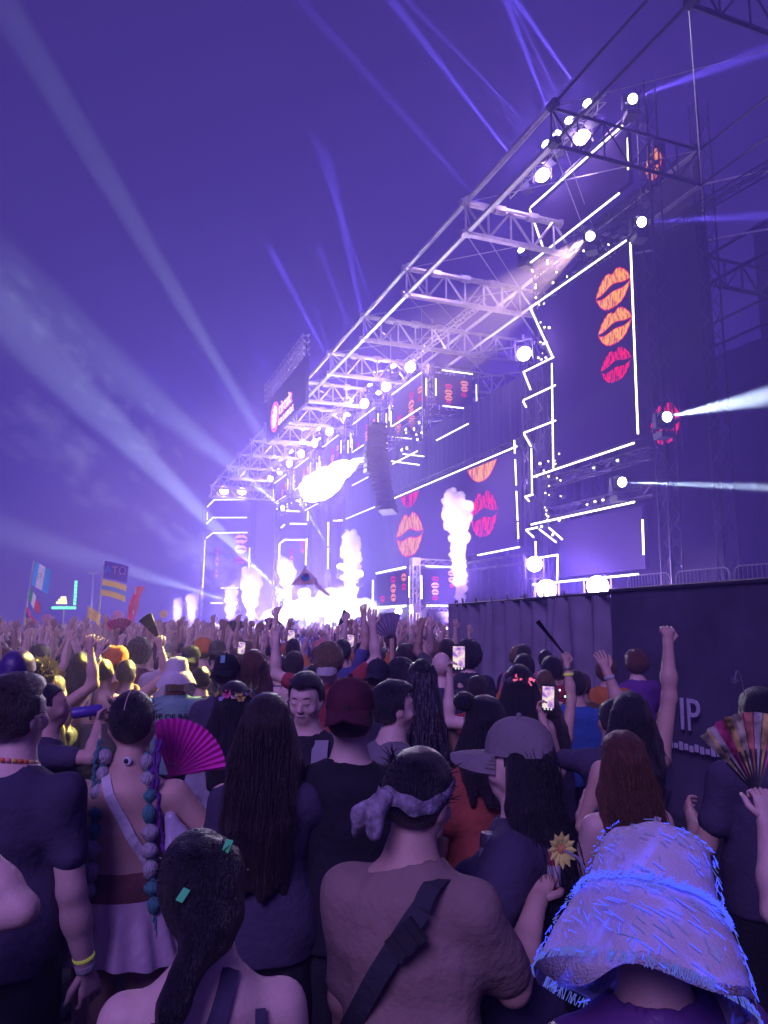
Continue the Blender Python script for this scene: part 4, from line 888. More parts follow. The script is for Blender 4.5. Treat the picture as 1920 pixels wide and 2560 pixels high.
# ================================================================ THE PEOPLE NEAR THE CAMERA
CAMRZ=R(-21.2206)
def yw(a): return CAMRZ+R(a)
def wpt(e,p):  # point of a person's frame in the world
    c,s=math.cos(e.rotation_euler.z),math.sin(e.rotation_euler.z); return Vector((e.location.x+c*p[0]-s*p[1],e.location.y+s*p[0]+c*p[1],p[2]))
def wdir(e,d):
    c,s=math.cos(e.rotation_euler.z),math.sin(e.rotation_euler.z); return Vector((c*d[0]-s*d[1],s*d[0]+c*d[1],d[2]))
def color_obj(o,c): o.color=(*c,1); return o
def band(parent,p,d,r,w,m,name='wristband',c=None):
    d=Vector(d).normalized(); p=Vector(p); o=MB().tube([p-d*w/2,p-d*w*.3,p+d*w*.3,p+d*w/2],[r*.97,r,r,r*.97],12).build(name,m,parent,True)
    if c: o.color=(*c,1)
    return o
M_glowband=pmat('bright_band',(.75,.8,.15),.5,noise=.2,scale=40,emit=(.8,.9,.1),es=.12)
M_bead={'o':pmat('bead_orange',(.85,.22,.06),.3,noise=.1),'y':pmat('bead_yellow',(.85,.62,.15),.3,noise=.1),'p':pmat('bead_pink',(.85,.3,.35),.3,noise=.1),'t':pmat('bead_teal',(.1,.5,.5),.3,noise=.1)}
BLK=(.075,.062,.12); DRK=(.09,.08,.14)
# ---- man in black tee at the far left, with a bead necklace
P0=(-0.201, 3.036, 1.819)
e,b=make_person(P0,P0[2],yw(-8),'man in a black tee with orange and yellow bead necklace at the edge',skin='fair',hair=('fade','brown',.2),top=('tee',BLK),vx=.011,arms=(DOWN,((.16,-.02,-1),(.12,.22,-.95))),head=(-16,4,0),seed=1,strands=120,wide=1.06)
nb=b.P['nb']; h=b.h
for i in range(26):
    a=2*PI*i/26; p=Vector((nb[0]+.078*math.cos(a),nb[1]+.012+.082*math.sin(a),nb[2]+.030-.022*math.sin(a))); t=Vector((-math.sin(a),math.cos(a),-.2*math.cos(a)))
    MB().tube([p-t*.0085,p-t*.006,p+t*.006,p+t*.0085],[.005,.0075,.0075,.005],8).build('necklace_bead',M_bead['oyopyo'[i%6]],e,True)
band(e,b.P['wr1'],b.P['hd1'],.034,.022,M_cl,c=(.5,.48,.5)); band(e,b.P['wr1']+b.P['hd1']*-.035,b.P['hd1'],.036,.012,M_glowband)
# ---- elbow of a neighbour reaching in from the edge
P0=(-0.496, 2.38, 1.548)
e,b=make_person(P0,P0[2],yw(0),'bent bare arm of a person reaching in at the lower edge',sex='m',skin='fair',hair=('short','brown',.2),top=('tank',(.25,.2,.22)),vx=.012,arms=(DOWN,((.96,.12,.22),(-.72,.2,.66))),seed=2)
for j,c in enumerate(((.8,.8,.85),(.1,.12,.8),(.8,.8,.4))): band(e,b.P['wr1']-b.P['hd1']*(.02+.022*j),b.P['hd1'],.036,.014,M_cl,c=c)
# ---- woman with bubble braids
P0=(0.189, 3.167, 1.747)
e,b=make_person(P0,P0[2],yw(2),'woman with teal and white bubble braids, bare back and pale pleated skirt',sex='f',skin='tan',hair=('parted','black',.2),top=('band',(.17,.075,.075)),bottom=None,vx=.011,arms=(((.34,-.05,-1),(.1,.12,-1)),((.62,.05,-.72),(-.75,.55,.35))),curl=(.35,.9),seed=3,topkw=dict(hem=.575,sleeve=.635,o=.010),strands=110,wide=1.12)
h=b.h
M_br={'w':pmat('braid_white',(.62,.58,.66),.6,noise=.4,scale=40,bump=.8,bscale=70,stretch=(3,3,.4)),'t':pmat('braid_teal',(.10,.36,.38),.6,noise=.4,scale=40,bump=.8,bscale=70,stretch=(3,3,.4)),'p':pmat('braid_purple',(.16,.03,.30),.6,noise=.4,scale=40,bump=.8,bscale=70)}
def bubble_braid(x0,y0,z0,pts,seed):
    r_=random.Random(seed); x,y,z=x0,y0,z0
    for i in range(9):
        L=r_.uniform(.058,.078); rr=r_.uniform(.024,.034); prof=[(.006,0),(.016,-.008),(rr,-L*.32),(rr*1.02,-L*.55),(.018,-L*.9),(.006,-L)]
        M=Matrix.Translation((x,y,z))@Matrix.Rotation(r_.uniform(-.12,.12),4,'Y')
        MB().lathe(prof,14,M).build('braid_bubble',M_br['wt'[(i*3+seed)%5 in(1,3)]],e,True)
        MB().lathe([(.010,.004),(.012,0),(.010,-.004)],10,Matrix.Translation((x,y,z))).build('hair_tie',M_br['t'],e,True)
        z-=L*.97; x+=pts[0]*.006; y+=(-.012 if i<3 else -.002)
    mb=MB()
    for j in range(22): mb.tube([(x,y,z),(x+r_.uniform(-.02,.02),y+r_.uniform(-.015,.01),z-r_.uniform(.07,.12))],[.004,.002],4)
    mb.build('braid_tassel',M_br['t'],e)
bubble_braid(-.082,-.055,.885*h,(-.4,0),4); bubble_braid(.078,-.06,.875*h,(1.2,0),7)
for j,(x,sw) in enumerate(((.103,.03),(.118,.05),(-.108,.0))):
    mb=MB(); pp=[(x+sw*t*t+.004*math.sin(40*t+j),-.035-.05*min(1,t*3),.90*h-.42*t*(1 if j<2 else .45)) for t in [i/24 for i in range(25)]]
    mb.tube(pp,[.0075*(1+.35*math.sin(i*2.4)) for i in range(25)],7); mb.build('thin_braid',M_br['p' if j<2 else 't'],e,True)
# scalp parting
pp=[b.hp(.0,-.006+.0655*math.sin(t),.945+.0615*math.cos(t)) for t in [-.25-.95*i/10 for i in range(11)]]; MB().tube([tuple(p) for p in pp],.0022,5).build('hair_parting',SK['tan'],e)
# nape sticker shaped like an eye
c=Vector(b.P['nb'])+Vector((.012,-.062,.062)); MB().lathe([(0,.004),(.014,.003),(.016,0)],16,Matrix.Translation(c)@Matrix.Rotation(PI/2,4,'X')).build('nape_sticker',pmat('sticker_white',(.7,.7,.75),.5,noise=.1),e); MB().lathe([(0,.007),(.008,.006),(.009,.003)],16,Matrix.Translation(c+Vector((-.004,-.001,0)))@Matrix.Rotation(PI/2,4,'X')).build('sticker_dot',M_case,e)
# white strap across the back
def strap(e,pts,w,m,name='strap',nrm=(0,-1,0),c=None,th=.006):
    V=[];F=[]; pts=[Vector(p) for p in pts]; n=len(pts)
    for i,p in enumerate(pts):
        t=(pts[min(i+1,n-1)]-pts[max(i-1,0)]).normalized(); s=t.cross(Vector(nrm)).normalized()*w/2; o=Vector(nrm)*th
        V+=[p-s,p+s,p+s+o,p-s+o]
    for i in range(n-1):
        for k in range(4): F.append((i*4+k,i*4+(k+1)%4,(i+1)*4+(k+1)%4,(i+1)*4+k))
    o=MB().add(V,F).build(name,m,e)
    if c: o.color=(*c,1)
    return o
def on_back(b,x,z,lift=.012,side=-1,field=None):
    """point on the back (side=-1) or chest of the body at x,z, by marching the torso field"""
    f=Field(); b.torso(f)
    for k in(0,1): b.arm(f,k,0,1)
    ys=np.linspace(.35*side,0,90); best=None
    D=np.array([0.5]*len(ys))
    pts=np.array([[x,y,z] for y in ys])
    for t,a,bb,ra,rb_,k,fl in f.p:
        if t=='c':
            A,B,Q=a,bb,pts
            if fl is not None: fl=np.array(fl); c=(a+bb)/2; Q=(pts-c)/fl; A=(a-c)/fl; B=(bb-c)/fl
            ba=B-A; tt=np.clip(((Q-A)@ba)/max((ba*ba).sum(),1e-9),0,1); d=np.sqrt((((Q-A)-tt[:,None]*ba)**2).sum(-1))-(ra+(rb_-ra)*tt)
            if fl is not None: d=d*fl.min()
        else:
            q=(pts-a)/bb; r=np.sqrt((q*q).sum(-1))+1e-9; d=(r-1)*bb.min()
        hh=np.clip(.5+.5*(D-d)/k,0,1); D=D*(1-hh)+d*hh-k*hh*(1-hh)
    i=int(np.argmax(D<0)); return Vector((x,(float(ys[i]) if D.min()<0 else -.012*b.h)+side*lift,z+(0 if D.min()<0 else lift)))
def back_strap(e,b,x0,z0,x1,z1,w,m,c=None,lift=.006,name='strap',n=12):
    return strap(e,[on_back(b,x0+(x1-x0)*i/n,z0+(z1-z0)*i/n,lift) for i in range(n+1)],w,m,name,c=c)
back_strap(e,b,-.065,.83*h,.125,.63*h,.036,M_cl,(.72,.68,.75))
# pleated skirt
V=[];F=[];n=96;rows=7
for j in range(rows+1):
    t=j/rows
    for k in range(n):
        a=2*PI*k/n; pl=.014*(t**.7)*math.sin(a*17+.7*math.sin(3*a)); r=.098*h+.075*h*t**1.2*.55+pl
        V.append((r*math.cos(a)*1.08,r*math.sin(a)*.86,.585*h-.115*h*t+.012*math.sin(a*3+1)*t))
for j in range(rows):
    for k in range(n): F.append((j*n+k,(j+1)*n+k,(j+1)*n+(k+1)%n,j*n+(k+1)%n))
color_obj(MB().add(V,F).build('skirt',M_satin,e,True),(.62,.46,.58))
band(e,b.P['wr0']-b.P['hd0']*.02,b.P['hd0'],.031,.016,M_cl,c=(.75,.72,.7)); band(e,b.P['wr0']-b.P['hd0']*.05,b.P['hd0'],.032,.010,M_glowband)
WB=(e,b)
# pale bow-like scarf at her side
f=Field(); f.cone((.175,-.06,.74*h),(.20,-.10,.62*h),.022,.03,.02).cone((.175,-.06,.74*h),(.23,-.06,.70*h),.02,.028,.02).cone((.23,-.06,.70*h),(.21,-.09,.60*h),.02,.012,.02); f.post.append(folds(.008,3,40)); color_obj(link('sash',np_mesh('sash',*f.mesh(.010)),M_satin,e),(.55,.47,.62))
# ---- folding fans
def fan(name,loc,axis,normal,radius,spread,color,label,ribs=14,m=None,twist=0,handle=True,cat='fan',rib_m=None,inner=.22):
    """open folding fan: axis = middle direction, normal = faces the viewer"""
    e=empty(name,loc,0,label,cat); a=Vector(axis).normalized(); n=(Vector(normal)-a*Vector(normal).dot(a)).normalized(); s=a.cross(n)
    m=m or M_satin; N=ribs*2
    for i in range(N):
        t0=-spread/2+spread*i/N; t1=-spread/2+spread*(i+1)/N; V=[]
        for t,zz in((t0,.006 if i%2 else -.006),(t1,-.006 if i%2 else .006)):
            d=a*math.cos(t)+s*math.sin(t); V+=[d*radius*inner+n*zz*.3,d*radius*.65+n*zz,d*radius+n*zz*1.3]
        color_obj(MB().add(V,[(0,3,4,1),(1,4,5,2)]).build('fan_pleat',m,e),color if not callable(color) else color(i,N))
    for i in range(0,ribs+1,2 if ribs>10 else 1):
        t=-spread/2+spread*i/ribs; d=a*math.cos(t)+s*math.sin(t); MB().tube([-d*radius*.06,d*radius*.55],[.006,.003],4).build('fan_rib',rib_m or M_case,e)
    return e
c=Vector(b.P['wr1']); W=wpt(e,b.grip(1))
fan('hand_fan',tuple(wpt(e,(.105,.20,.80*h))),wdir(e,(.50,.1,.85)),wdir(e,(0,-1,0)),.225,1.9,lambda i,N:(.85,.05+.02*(i%2),.55),'open magenta folding fan held up beside the bubble braids',16,rib_m=pmat('fan_rib_pink',(.45,.03,.28),.5))
# ---- drinker
P0=(-0.149, 4.666, 1.679)
e,b=make_person(P0,P0[2],yw(-72),'person drinking from a blue can, seen from the side',sex='f',skin='tan',hair=('pony','black',.12),top=('tee',BLK),vx=.014,arms=(DOWN,((.40,.80,.0),(-.82,.05,.56))),curl=(.5,.9),head=(0,6,0),seed=5,strands=70)
def can(name,loc,axis,col_,label,L=.15,r=.031,art=None):
    e=empty(name,loc,0,label,'can'); q=Vector(axis).normalized().to_track_quat('Z','Y'); M=q.to_matrix().to_4x4()
    color_obj(MB().lathe([(.024,-L/2),(r,-L/2+.012),(r,L/2-.014),(.026,L/2)],20,M).build('can_body',M_satin,e,True),col_)
    MB().lathe([(.0,L/2-.003),(.022,L/2-.003),(.0265,L/2+.001),(.0262,L/2-.003)],20,M).build('can_lid',M_steel,e,True)
    MB().lathe([(0,-L/2+.004),(.022,-L/2),(.0245,-L/2+.001)],20,M).build('can_base',M_steel,e,True)
    if art: color_obj(MB().lathe([(r+.0008,-L*.15),(r+.0008,L*.22)],20,M).build('can_print',M_satin,e,True),art)
    return e
hd=b.hp(0,.062,.897); can('drink_can',tuple(wpt(e,hd+np.array([-.005,.085,.012]))),wdir(e,(0,-1,-.12)),(.10,.06,.42),'blue drink can tipped to the mouth of the drinker',.16)
# ---- purple satin cap
P0=(-0.358, 5.046, 1.843)
make_person(P0,P0[2]-.01,yw(5),'tall man in a purple satin cap worn backwards near the edge',skin='tan',hair=('short','black',.2),top=('tee',(.03,.02,.05)),vx=.015,seed=6,hatfn=lambda e,b:cap_parts(e,b,(.07,.025,.20),M_satin,-1),arms=(DOWN,FRONT))
# ---- arms up with yellow fluffy hat
P0=(-0.273, 6.112, 1.751)
def fluffy(e,b,c=(.62,.55,.18),m=None):
    M=head_local(b); r_=random.Random(9); mb=MB(); h=b.h
    for i in range(420):
        a=r_.uniform(0,2*PI); t=r_.uniform(.1,1.45); d=Vector((math.cos(a)*math.cos(t)*.055,math.sin(a)*math.cos(t)*.066,math.sin(t)*.062))*h; o=d*r_.uniform(1.15,1.45)+Vector((r_.gauss(0,.01),r_.gauss(0,.01),r_.gauss(0,.008))); mb.tube([M@d,M@((d+o)*.52),M@o],[.004,.0035,.001],4)
    color_obj(mb.build('fluffy_hat',m or M_cl,e),c)
make_person(P0,P0[2]-.02,yw(0),'person with a fluffy yellow hat and bent raised arms near the purple cap',sex='f',skin='tan',hair=('bun','brown',.2),top=('tank',(.2,.16,.1)),vx=.016,arms=(WAVE,((.72,.1,.55),(-.18,.05,1))),curl=(.3,.9),seed=7,hatfn=fluffy)
P0=(-0.193, 6.537, 1.616)
make_person(P0,P0[2],yw(-10),'slim person raising one bare arm with a white wristband, beside long dreadlocks',sex='f',skin='fair',hair=('short','brown',.2),top=('tank',(.05,.05,.06)),vx=.016,arms=(DOWN,((.55,.05,.75),(.25,0,1))),curl=(.5,.2),seed=8,hatfn=lambda e,b:band(e,b.P['wr1']-b.P['hd1']*.03,b.P['hd1'],.034,.03,M_cl,c=(.8,.8,.75)))
# ---- dreadlocks
P0=(-0.017, 7.64, 1.749)
make_person(P0,P0[2],yw(0),'person with long dark dreadlocks dotted with yellow beads',skin='brown',hair=('dreads','black',.26),top=('tee',DRK),vx=.018,arms=(FRONT,FRONT),seed=9)
# ---- shaved head with halter
P0=(0.176, 7.355, 1.706)
def halter(e,b):
    band(e,b.P['nb']*.5+b.P['nt']*.5+np.array([0,-.004,-.012]),(0,-.1,1),.060,.014,M_case,'neck_strap'); back_strap(e,b,-.055,.845*b.h,-.06,.70*b.h,.02,M_cl,BLK)
make_person(P0,P0[2],yw(4),'bare-backed person with shaved head and a black halter strap',skin='tan',hair=('buzz','brown',.2),top=('band',BLK),topkw=dict(hem=.5,sleeve=.68),vx=.016,arms=(FRONT,((.6,.35,-.5),(-.1,.6,.7))),seed=10,hatfn=halter)
# ---- orange puffy cap
P0=(0.29, 7.73, 1.801)
def puffy(e,b):
    M=head_local(b); f=Field(); hh=b.h; f.ell((0,-.01,.03*hh),np.array([.062,.072,.052])*hh,.02).ell((0,-.035*hh,-.005*hh),np.array([.058,.05,.045])*hh,.03); f.post.append(lambda P,D:np.maximum(D+.006*np.sin(P[...,0]*55+8*P[...,2])+.004*vnoise(P,30,2),-.02*hh-P[...,2])); o=link('puffy_cap',np_mesh('puffy_cap',*f.mesh(.013)),M_cl,e); o.matrix_local=M; o.color=(.72,.22,.05,1)
make_person(P0,P0[2]-.03,yw(-4),'person in a large puffy orange cap in front of the flag poles',skin='tan',hair=('short','black',.2),top=('tee',(.25,.1,.06)),vx=.018,arms=(FRONT,FRONT),seed=11,hatfn=puffy)
# ---- raised arm with folded clapper fan
P0=(0.374, 7.499, 1.683)
e,b=make_person(P0,P0[2],yw(0),'tan person raising one arm high to wave a half-folded dark fan',skin='tan',hair=('short','black',.2),top=('tank',(.12,.1,.1)),vx=.015,arms=(FRONT,((.62,.05,.55),(-.28,.0,1))),curl=(.5,1.1),seed=12,hatfn=lambda e,b:band(e,b.P['wr1']-b.P['hd1']*.03,b.P['hd1'],.034,.014,M_cl,c=(.8,.78,.7)))
fan('hand_fan',tuple(wpt(e,b.grip(1))),wdir(e,(-.55,0,.8)),wdir(e,(0,-1,.1)),.26,.55,lambda i,N:(.10,.085,.06),'half-folded dark fan in a raised fist above the crowd',8)
# ---- bucket hat man in teal jersey
P0=(0.739, 6.696, 1.75)
def jersey(e,b):
    bucket_parts(e,b,(.66,.6,.68),M_cl,flop=.004,brim=.040,seed=3,droop=1.2)
    M_ink=pmat('dark_print',(.02,.03,.035),.8); h=b.h
    rows=[('LIFE OF BASS',.070,.742)]
    for tx,sz,zz in rows:
        ob=text(tx,sz,e,(0,0,zz*h),Matrix(((1,0,0),(0,0,-1),(0,1,0))),M_ink,sx=.95,ext=.004); memo={}
        for v in ob.data.vertices:      # the print follows the back
            k=round(v.co.x*.95,2)
            if k not in memo: memo[k]=on_back(b,k,zz*h,.027).y
            v.co.z=v.co.z-memo[k]
    p=on_back(b,0,.68*h,.026); MB().add([(-.03,p.y-.004,.655*h),(.03,p.y-.004,.655*h),(0,p.y-.004,.655*h+.055)],[(0,1,2)]).add([(-.03,p.y+.001,.655*h),(.03,p.y+.001,.655*h),(0,p.y+.001,.655*h+.055)],[(2,1,0)]).build('triangle_print',M_ink,e)
    color_obj(band(e,b.P['nb']+np.array([0,.006,.032]),(0,.25,1),.088,.03,M_cl,'collar'),(.16,.02,.035))
make_person(P0,P0[2]-.045,yw(3),'man in a pale bucket hat and teal jersey with dark lettering',skin='fair',hair=('short','brown',.2),top=('jersey',(.20,.36,.42)),vx=.014,topkw=dict(sleeve=.8,o=.016,fold=.003),arms=(DOWN,DOWN),seed=13,hatfn=jersey)
# ---- black backwards cap
P0=(1.002, 5.83, 1.777)
def bcap(e,b):
    cap_parts(e,b,(.02,.02,.025),M_cl,-1); M=head_local(b); o=MB().box((-.012,-.0705*b.h-.004,.03),(.02,-.066*b.h,.085)).build('cap_patch',M_cl,e); o.matrix_local=M@Matrix.Rotation(-.28,4,'X'); o.color=(.25,.5,.6,1)
make_person(P0,P0[2]-.01,yw(-6),'man in a black cap with a small blue patch and black tee',skin='tan',hair=('short','black',.2),top=('tee',BLK),vx=.015,arms=(FRONT,FRONT),seed=14,hatfn=bcap)
P0=(1.02, 7.258, 1.625)
make_person(P0,P0[2],yw(8),'person lifting a bent hand with a gold bracelet between bucket hat and black cap',sex='f',skin='tan',hair=('short','black',.2),top=('tee',DRK),vx=.016,arms=(FRONT,((.4,.3,-.5),(.12,-.05,1))),curl=(.5,.9),seed=15,hatfn=lambda e,b:band(e,b.P['wr1']-b.P['hd1']*.02,b.P['hd1'],.033,.02,M_bead['y']))
# ---- flower crown
P0=(0.75, 4.096, 1.702)
def flowers(e,b):
    r_=random.Random(4); M=head_local(b); h=b.h
    mats=[pmat('petal_yellow',(.75,.5,.12),.6,noise=.2),pmat('petal_violet',(.42,.36,.72),.6,noise=.2),pmat('petal_pink',(.8,.1,.35),.6,noise=.2),pmat('petal_cream',(.7,.6,.5),.6,noise=.2)]; lf=pmat('leaf_green',(.12,.22,.06),.6,noise=.3)
    for i in range(18):
        a=-PI*.15+2*PI*i/18; p=Vector((.055*h*math.cos(a),.066*h*math.sin(a),.022*h+.012*math.sin(i*2.3))); s=r_.uniform(.016,.028); nrm=Vector((math.cos(a),math.sin(a),.5)).normalized(); q=nrm.to_track_quat('Z','Y').to_matrix(); mb=MB()
        for k in range(6):
            t=2*PI*k/6; d=q@Vector((math.cos(t),math.sin(t),.35)); sd=q@Vector((-math.sin(t),math.cos(t),0)); mb.add([p,p+d*s*.6+sd*s*.4,p+d*s,p+d*s*.6-sd*s*.4],[(0,1,2,3)])
        mb.lathe([(.006,-.002),(.006,.006),(0,.009)],8,Matrix.Translation(p)@q.to_4x4()); o=mb.build('flower',mats[i%4],e); o.matrix_local=M
        mb=MB()
        for k in range(3):
            t=r_.uniform(0,6.28); d=(nrm+Vector((math.cos(t),math.sin(t),r_.uniform(0,1)))*.8).normalized()*r_.uniform(.03,.06); sd=d.cross(Vector((0,0,1))).normalized()*.008; mb.add([p,p+d*.5+sd,p+d,p+d*.5-sd],[(0,1,2,3)])
        o=mb.build('leaf',lf,e); o.matrix_local=M
make_person(P0,P0[2],yw(6),'woman with dark hair and a crown of coloured flowers, in a pale shirt',sex='f',skin='tan',hair=('long','black',.16),top=('tee',(.36,.33,.42)),vx=.014,arms=(DOWN,FRONT),seed=16,strands=70,hatfn=flowers)
# ---- wavy auburn hair
P0=(1.206, 5.855, 1.804)
make_person(P0,P0[2],yw(10),'person with long wavy auburn hair behind the flower crown',sex='f',skin='fair',hair=('wavy','auburn',.22),top=('tank',(.15,.1,.14)),vx=.014,arms=(FRONT,FRONT),seed=17,strands=160)
# ---- long dark hair, black sleeves, arm to the right
P0=(0.666, 2.93, 1.736)
e,b=make_person(P0,P0[2],yw(-6),'woman with long straight dark hair and black sleeves reaching sideways',sex='f',skin='fair',hair=('long','brown',.24),top=('long',BLK),vx=.011,arms=(DOWN,((.55,.55,-.62),(.93,.1,.30))),curl=(.5,.5),seed=18,strands=260)
for t,c in((.02,None),(.05,(.6,.6,.62))):
    p=b.P['wr1']-b.P['hd1']*t
    if c is None: band(e,p,b.P['hd1'],.034,.03,M_glowband)
    else: band(e,p-b.P['hd1']*.0,b.P['hd1'],.0335,.012,M_cl,c=c)
MB().tube([tuple(b.hp(-.02,-.03,1.003)),tuple(b.hp(.012,-.025,1.006))],.004,6).build('hair_clip',M_steel,e)
# ---- man facing the camera
P0=(1.073, 3.853, 1.754)
def face(e,b):
    HB=HR['black']
    for sg in(-1,1):
        MB().tube([tuple(b.hp(sg*.008,.0515,.9445)),tuple(b.hp(sg*.018,.0515,.948)),tuple(b.hp(sg*.029,.042,.9445))],[.002,.0026,.0012],5).build('eyebrow',HB,e); MB().tube([tuple(b.hp(sg*.010,.0525,.9315)),tuple(b.hp(sg*.018,.0555,.9295)),tuple(b.hp(sg*.026,.049,.9315))],[.0008,.0011,.0008],5).build('eyelid_lash',HB,e)
    MB().tube([tuple(b.hp(-.014,.0535,.896)),tuple(b.hp(0,.0575,.8965)),tuple(b.hp(.014,.0535,.896))],[.0012,.002,.0012],5).build('mouth_line',pmat('lip_line',(.42,.22,.2),.6),e)
def face2(e,b):
    face(e,b); strap(e,[on_back(b,.075+.02*i/8,(.83-.25*i/8)*b.h,.022,1) for i in range(9)],.11,M_cl,'open_overshirt',(0,1,0),(.34,.32,.38)); strap(e,[on_back(b,-.09-.01*i/8,(.82-.25*i/8)*b.h,.022,1) for i in range(9)],.08,M_cl,'open_overshirt',(0,1,0),(.34,.32,.38))
make_person(P0,P0[2],yw(172),'short-haired man turned to face the camera, looking down',skin='fair',hair=('fade','black',.2),top=('tee',(.03,.025,.04)),vx=.011,arms=(DOWN,DOWN),head=(-4,-10,0),seed=19,strands=60,hatfn=face2)
# ---- man with dark red cap, backwards
P0=(0.971, 2.857, 1.79)
make_person(P0,P0[2]-.012,yw(-3),'man in a dark red cap worn backwards, seen close from behind',skin='fair',hair=('short','brown',.2),top=('tee',(.022,.02,.03)),vx=.011,arms=(DOWN,((.35,.6,-.6),(-.2,.95,.1))),seed=20,hatfn=lambda e,b:cap_parts(e,b,(.10,.02,.04),M_cl,-1),wide=1.05)
# ---- man in profile
P0=(1.434, 3.556, 1.721)
make_person(P0,P0[2],yw(-68),'dark-haired man in profile looking toward the stage, in a grey tee',skin='fair',hair=('fade','black',.2),top=('tee',(.22,.2,.24)),vx=.011,arms=(DOWN,FRONT),seed=21,strands=80,hatfn=face)
# ---- red shirt, arms up, pale cap
P0=(1.926, 6.216, 1.863)
make_person(P0,P0[2]-.02,yw(-5),'person with blond curls, pale cap and red shirt raising both arms',skin='fair',hair=('curly','blond',.2),top=('tee',(.42,.06,.08)),vx=.015,arms=(((.5,.1,.2),(.05,.1,1)),((.6,.1,.6),(-.1,0,1))),curl=(.4,.5),seed=22,head=(0,14,0),hatfn=lambda e,b:cap_parts(e,b,(.55,.5,.5),M_cl,-1,-14))
# ---- small crowd of heads in the middle
MIDH=[((1.836, 7.579, 1.703),dict(hair=('short','black',.2),top=('tee',(.12,.1,.18))),'dark-haired head left of the fade haircut, below the stage camera'),((1.861, 7.128, 1.749),dict(hair=('fade','brown',.2),skin='fair',top=('tank',(.2,.18,.2))),'man with a neat fade haircut and bare shoulders behind the facing man'),((1.87, 6.486, 1.67),dict(hair=('buzz','black',.2),top=('tee',(.1,.08,.12))),'round dark head just behind the red shirt'),((2.239, 5.903, 1.71),dict(hair=('short','black',.2),top=('tee',(.05,.05,.08)),cap=(.03,.03,.05)),'person in a dark cap left of the glittery braids'),((2.456, 5.93, 1.688),dict(hair=('afro','black',.2),top=('tee',(.08,.06,.1))),'round dark head of curls beside the glittery braids'),((2.36, 9.089, 1.842),dict(hair=('short','brown',.2),skin='fair',top=('tee',(.3,.25,.3)),arms=(HIGH,DOWN)),'fair person with one hand up before the stage skirt'),((2.662, 8.103, 1.847),dict(hair=('short','black',.2),skin='tan',top=('tee',(.1,.1,.3)),arms=(DOWN,HIGH)),'person raising a straight arm with a pale phone before the stage'),((3.763, 7.248, 1.804),dict(hair=('afro','black',.2),top=('tee',(.05,.05,.07))),'curly dark head in front of the curtain end'),((3.911, 8.051, 1.849),dict(hair=('short','brown',.2),top=('tee',(.1,.1,.1)),arms=(FIST,DOWN)),'person with a raised fist left of the curtain'),((3.37, 8.054, 1.79),dict(hair=('short','brown',.2),top=('tee',(.2,.15,.2)),arms=(DOWN,PHONE)),'person filming with a phone near the red strobe'),((3.029, 8.512, 1.792),dict(hair=('bun','black',.2),sex='f',top=('tank',(.4,.1,.2)),arms=(HIGH,DOWN)),'woman with a bun and one arm high near the small stage lamp'),((1.056, 8.305, 1.771),dict(hair=('short','black',.2),top=('tee',(.1,.1,.12)),cap=(.04,.06,.06)),'person in a dark trucker cap behind the bucket hat'),((1.407, 8.812, 1.816),dict(hair=('short','brown',.2),top=('tee',(.1,.1,.12)),cap=(.05,.05,.07)),'person in a grey cap beside a red headscarf'),((1.308, 9.283, 1.822),dict(hair=('short','brown',.2),top=('tee',(.3,.1,.05)),puff=1),'person in a red headscarf far behind the bucket hat'),((0.111, 9.106, 1.768),dict(hair=('short','black',.2),top=('tee',(.1,.1,.12)),cap=(.05,.06,.05)),'person in an olive cap beside the orange puffy cap'),((-0.396, 8.428, 1.814),dict(hair=('short','black',.2),top=('tee',(.1,.1,.12))),'dark round head behind the fluffy yellow hat'),((0.597, 9.344, 1.812),dict(hair=('afro','brown',.2),top=('tee',(.2,.1,.1))),'curly head under the raised dark fan'),((0.839, 8.818, 1.803),dict(hair=('short','brown',.2),skin='fair',top=('tee',(.5,.45,.5)),cap=(.5,.48,.4)),'person in a cream cap just behind the bucket hat')]
for i,(ps,kw,lb) in enumerate(MIDH):
    kw=dict(kw); cp=kw.pop('cap',None); pf=kw.pop('puff',None); kw.setdefault('skin',('tan','fair','brown')[i%3]); kw.setdefault('arms',(FRONT,FRONT))
    make_person(ps,ps[2],yw(random.uniform(-14,10)),lb,vx=.02,seed=30+i,group='heads in the middle of the crowd',hatfn=(lambda e,b:cap_parts(e,b,cp,M_cl,-1)) if cp else (puffy if pf else None),**kw)
# ---- glittery braids
P0=(2.027, 4.564, 1.778)
def glitter(e,b):
    r_=random.Random(2); h=b.h
    for j in range(46):
        t=r_.uniform(-1,1); a=b.hp(t*.045,-.03-.03*(1-t*t),.955+r_.uniform(-.01,.035)); z1=(.86-.30*r_.uniform(.6,1))*h; x1=t*.10*h+.05*(1-abs(t))*0; pp=[]
        for i in range(12):
            u=i/11; p=np.array(a)*(1-u)+np.array([x1,-.10*h+.03*t*t*h,z1])*u; p=p+np.array([.007*math.sin(i*2.2+j),-.03*math.sin(PI*u)+.006*math.cos(i*2.0+j),.0]); pp.append(tuple(p))
        MB().tube(pp,[.0085+.003*math.sin(i*2.2) for i in range(12)],5).build('braid',M_glit if j%3 else HR['black'],e,True)
M_glit=pmat('tinsel_braid',(.10,.085,.12),.28,.5,noise=.8,scale=60,bump=.6,bscale=90)
make_person(P0,P0[2]-.005,yw(0),'woman with a great mass of glittering braids down her back',sex='f',skin='brown',hair=('bun','black',.2),top=('tank',(.05,.05,.08)),vx=.015,arms=(FRONT,FRONT),seed=50,hatfn=glitter)
# ---- bald man
P0=(2.716, 5.705, 1.787)
make_person(P0,P0[2],yw(4),'bald man in a black tee in front of the stage curtain',skin='fair',hair=None,top=('tee',BLK),vx=.014,arms=(FRONT,((.3,.4,-.5),(.2,.6,.5))),seed=51,wide=1.06)
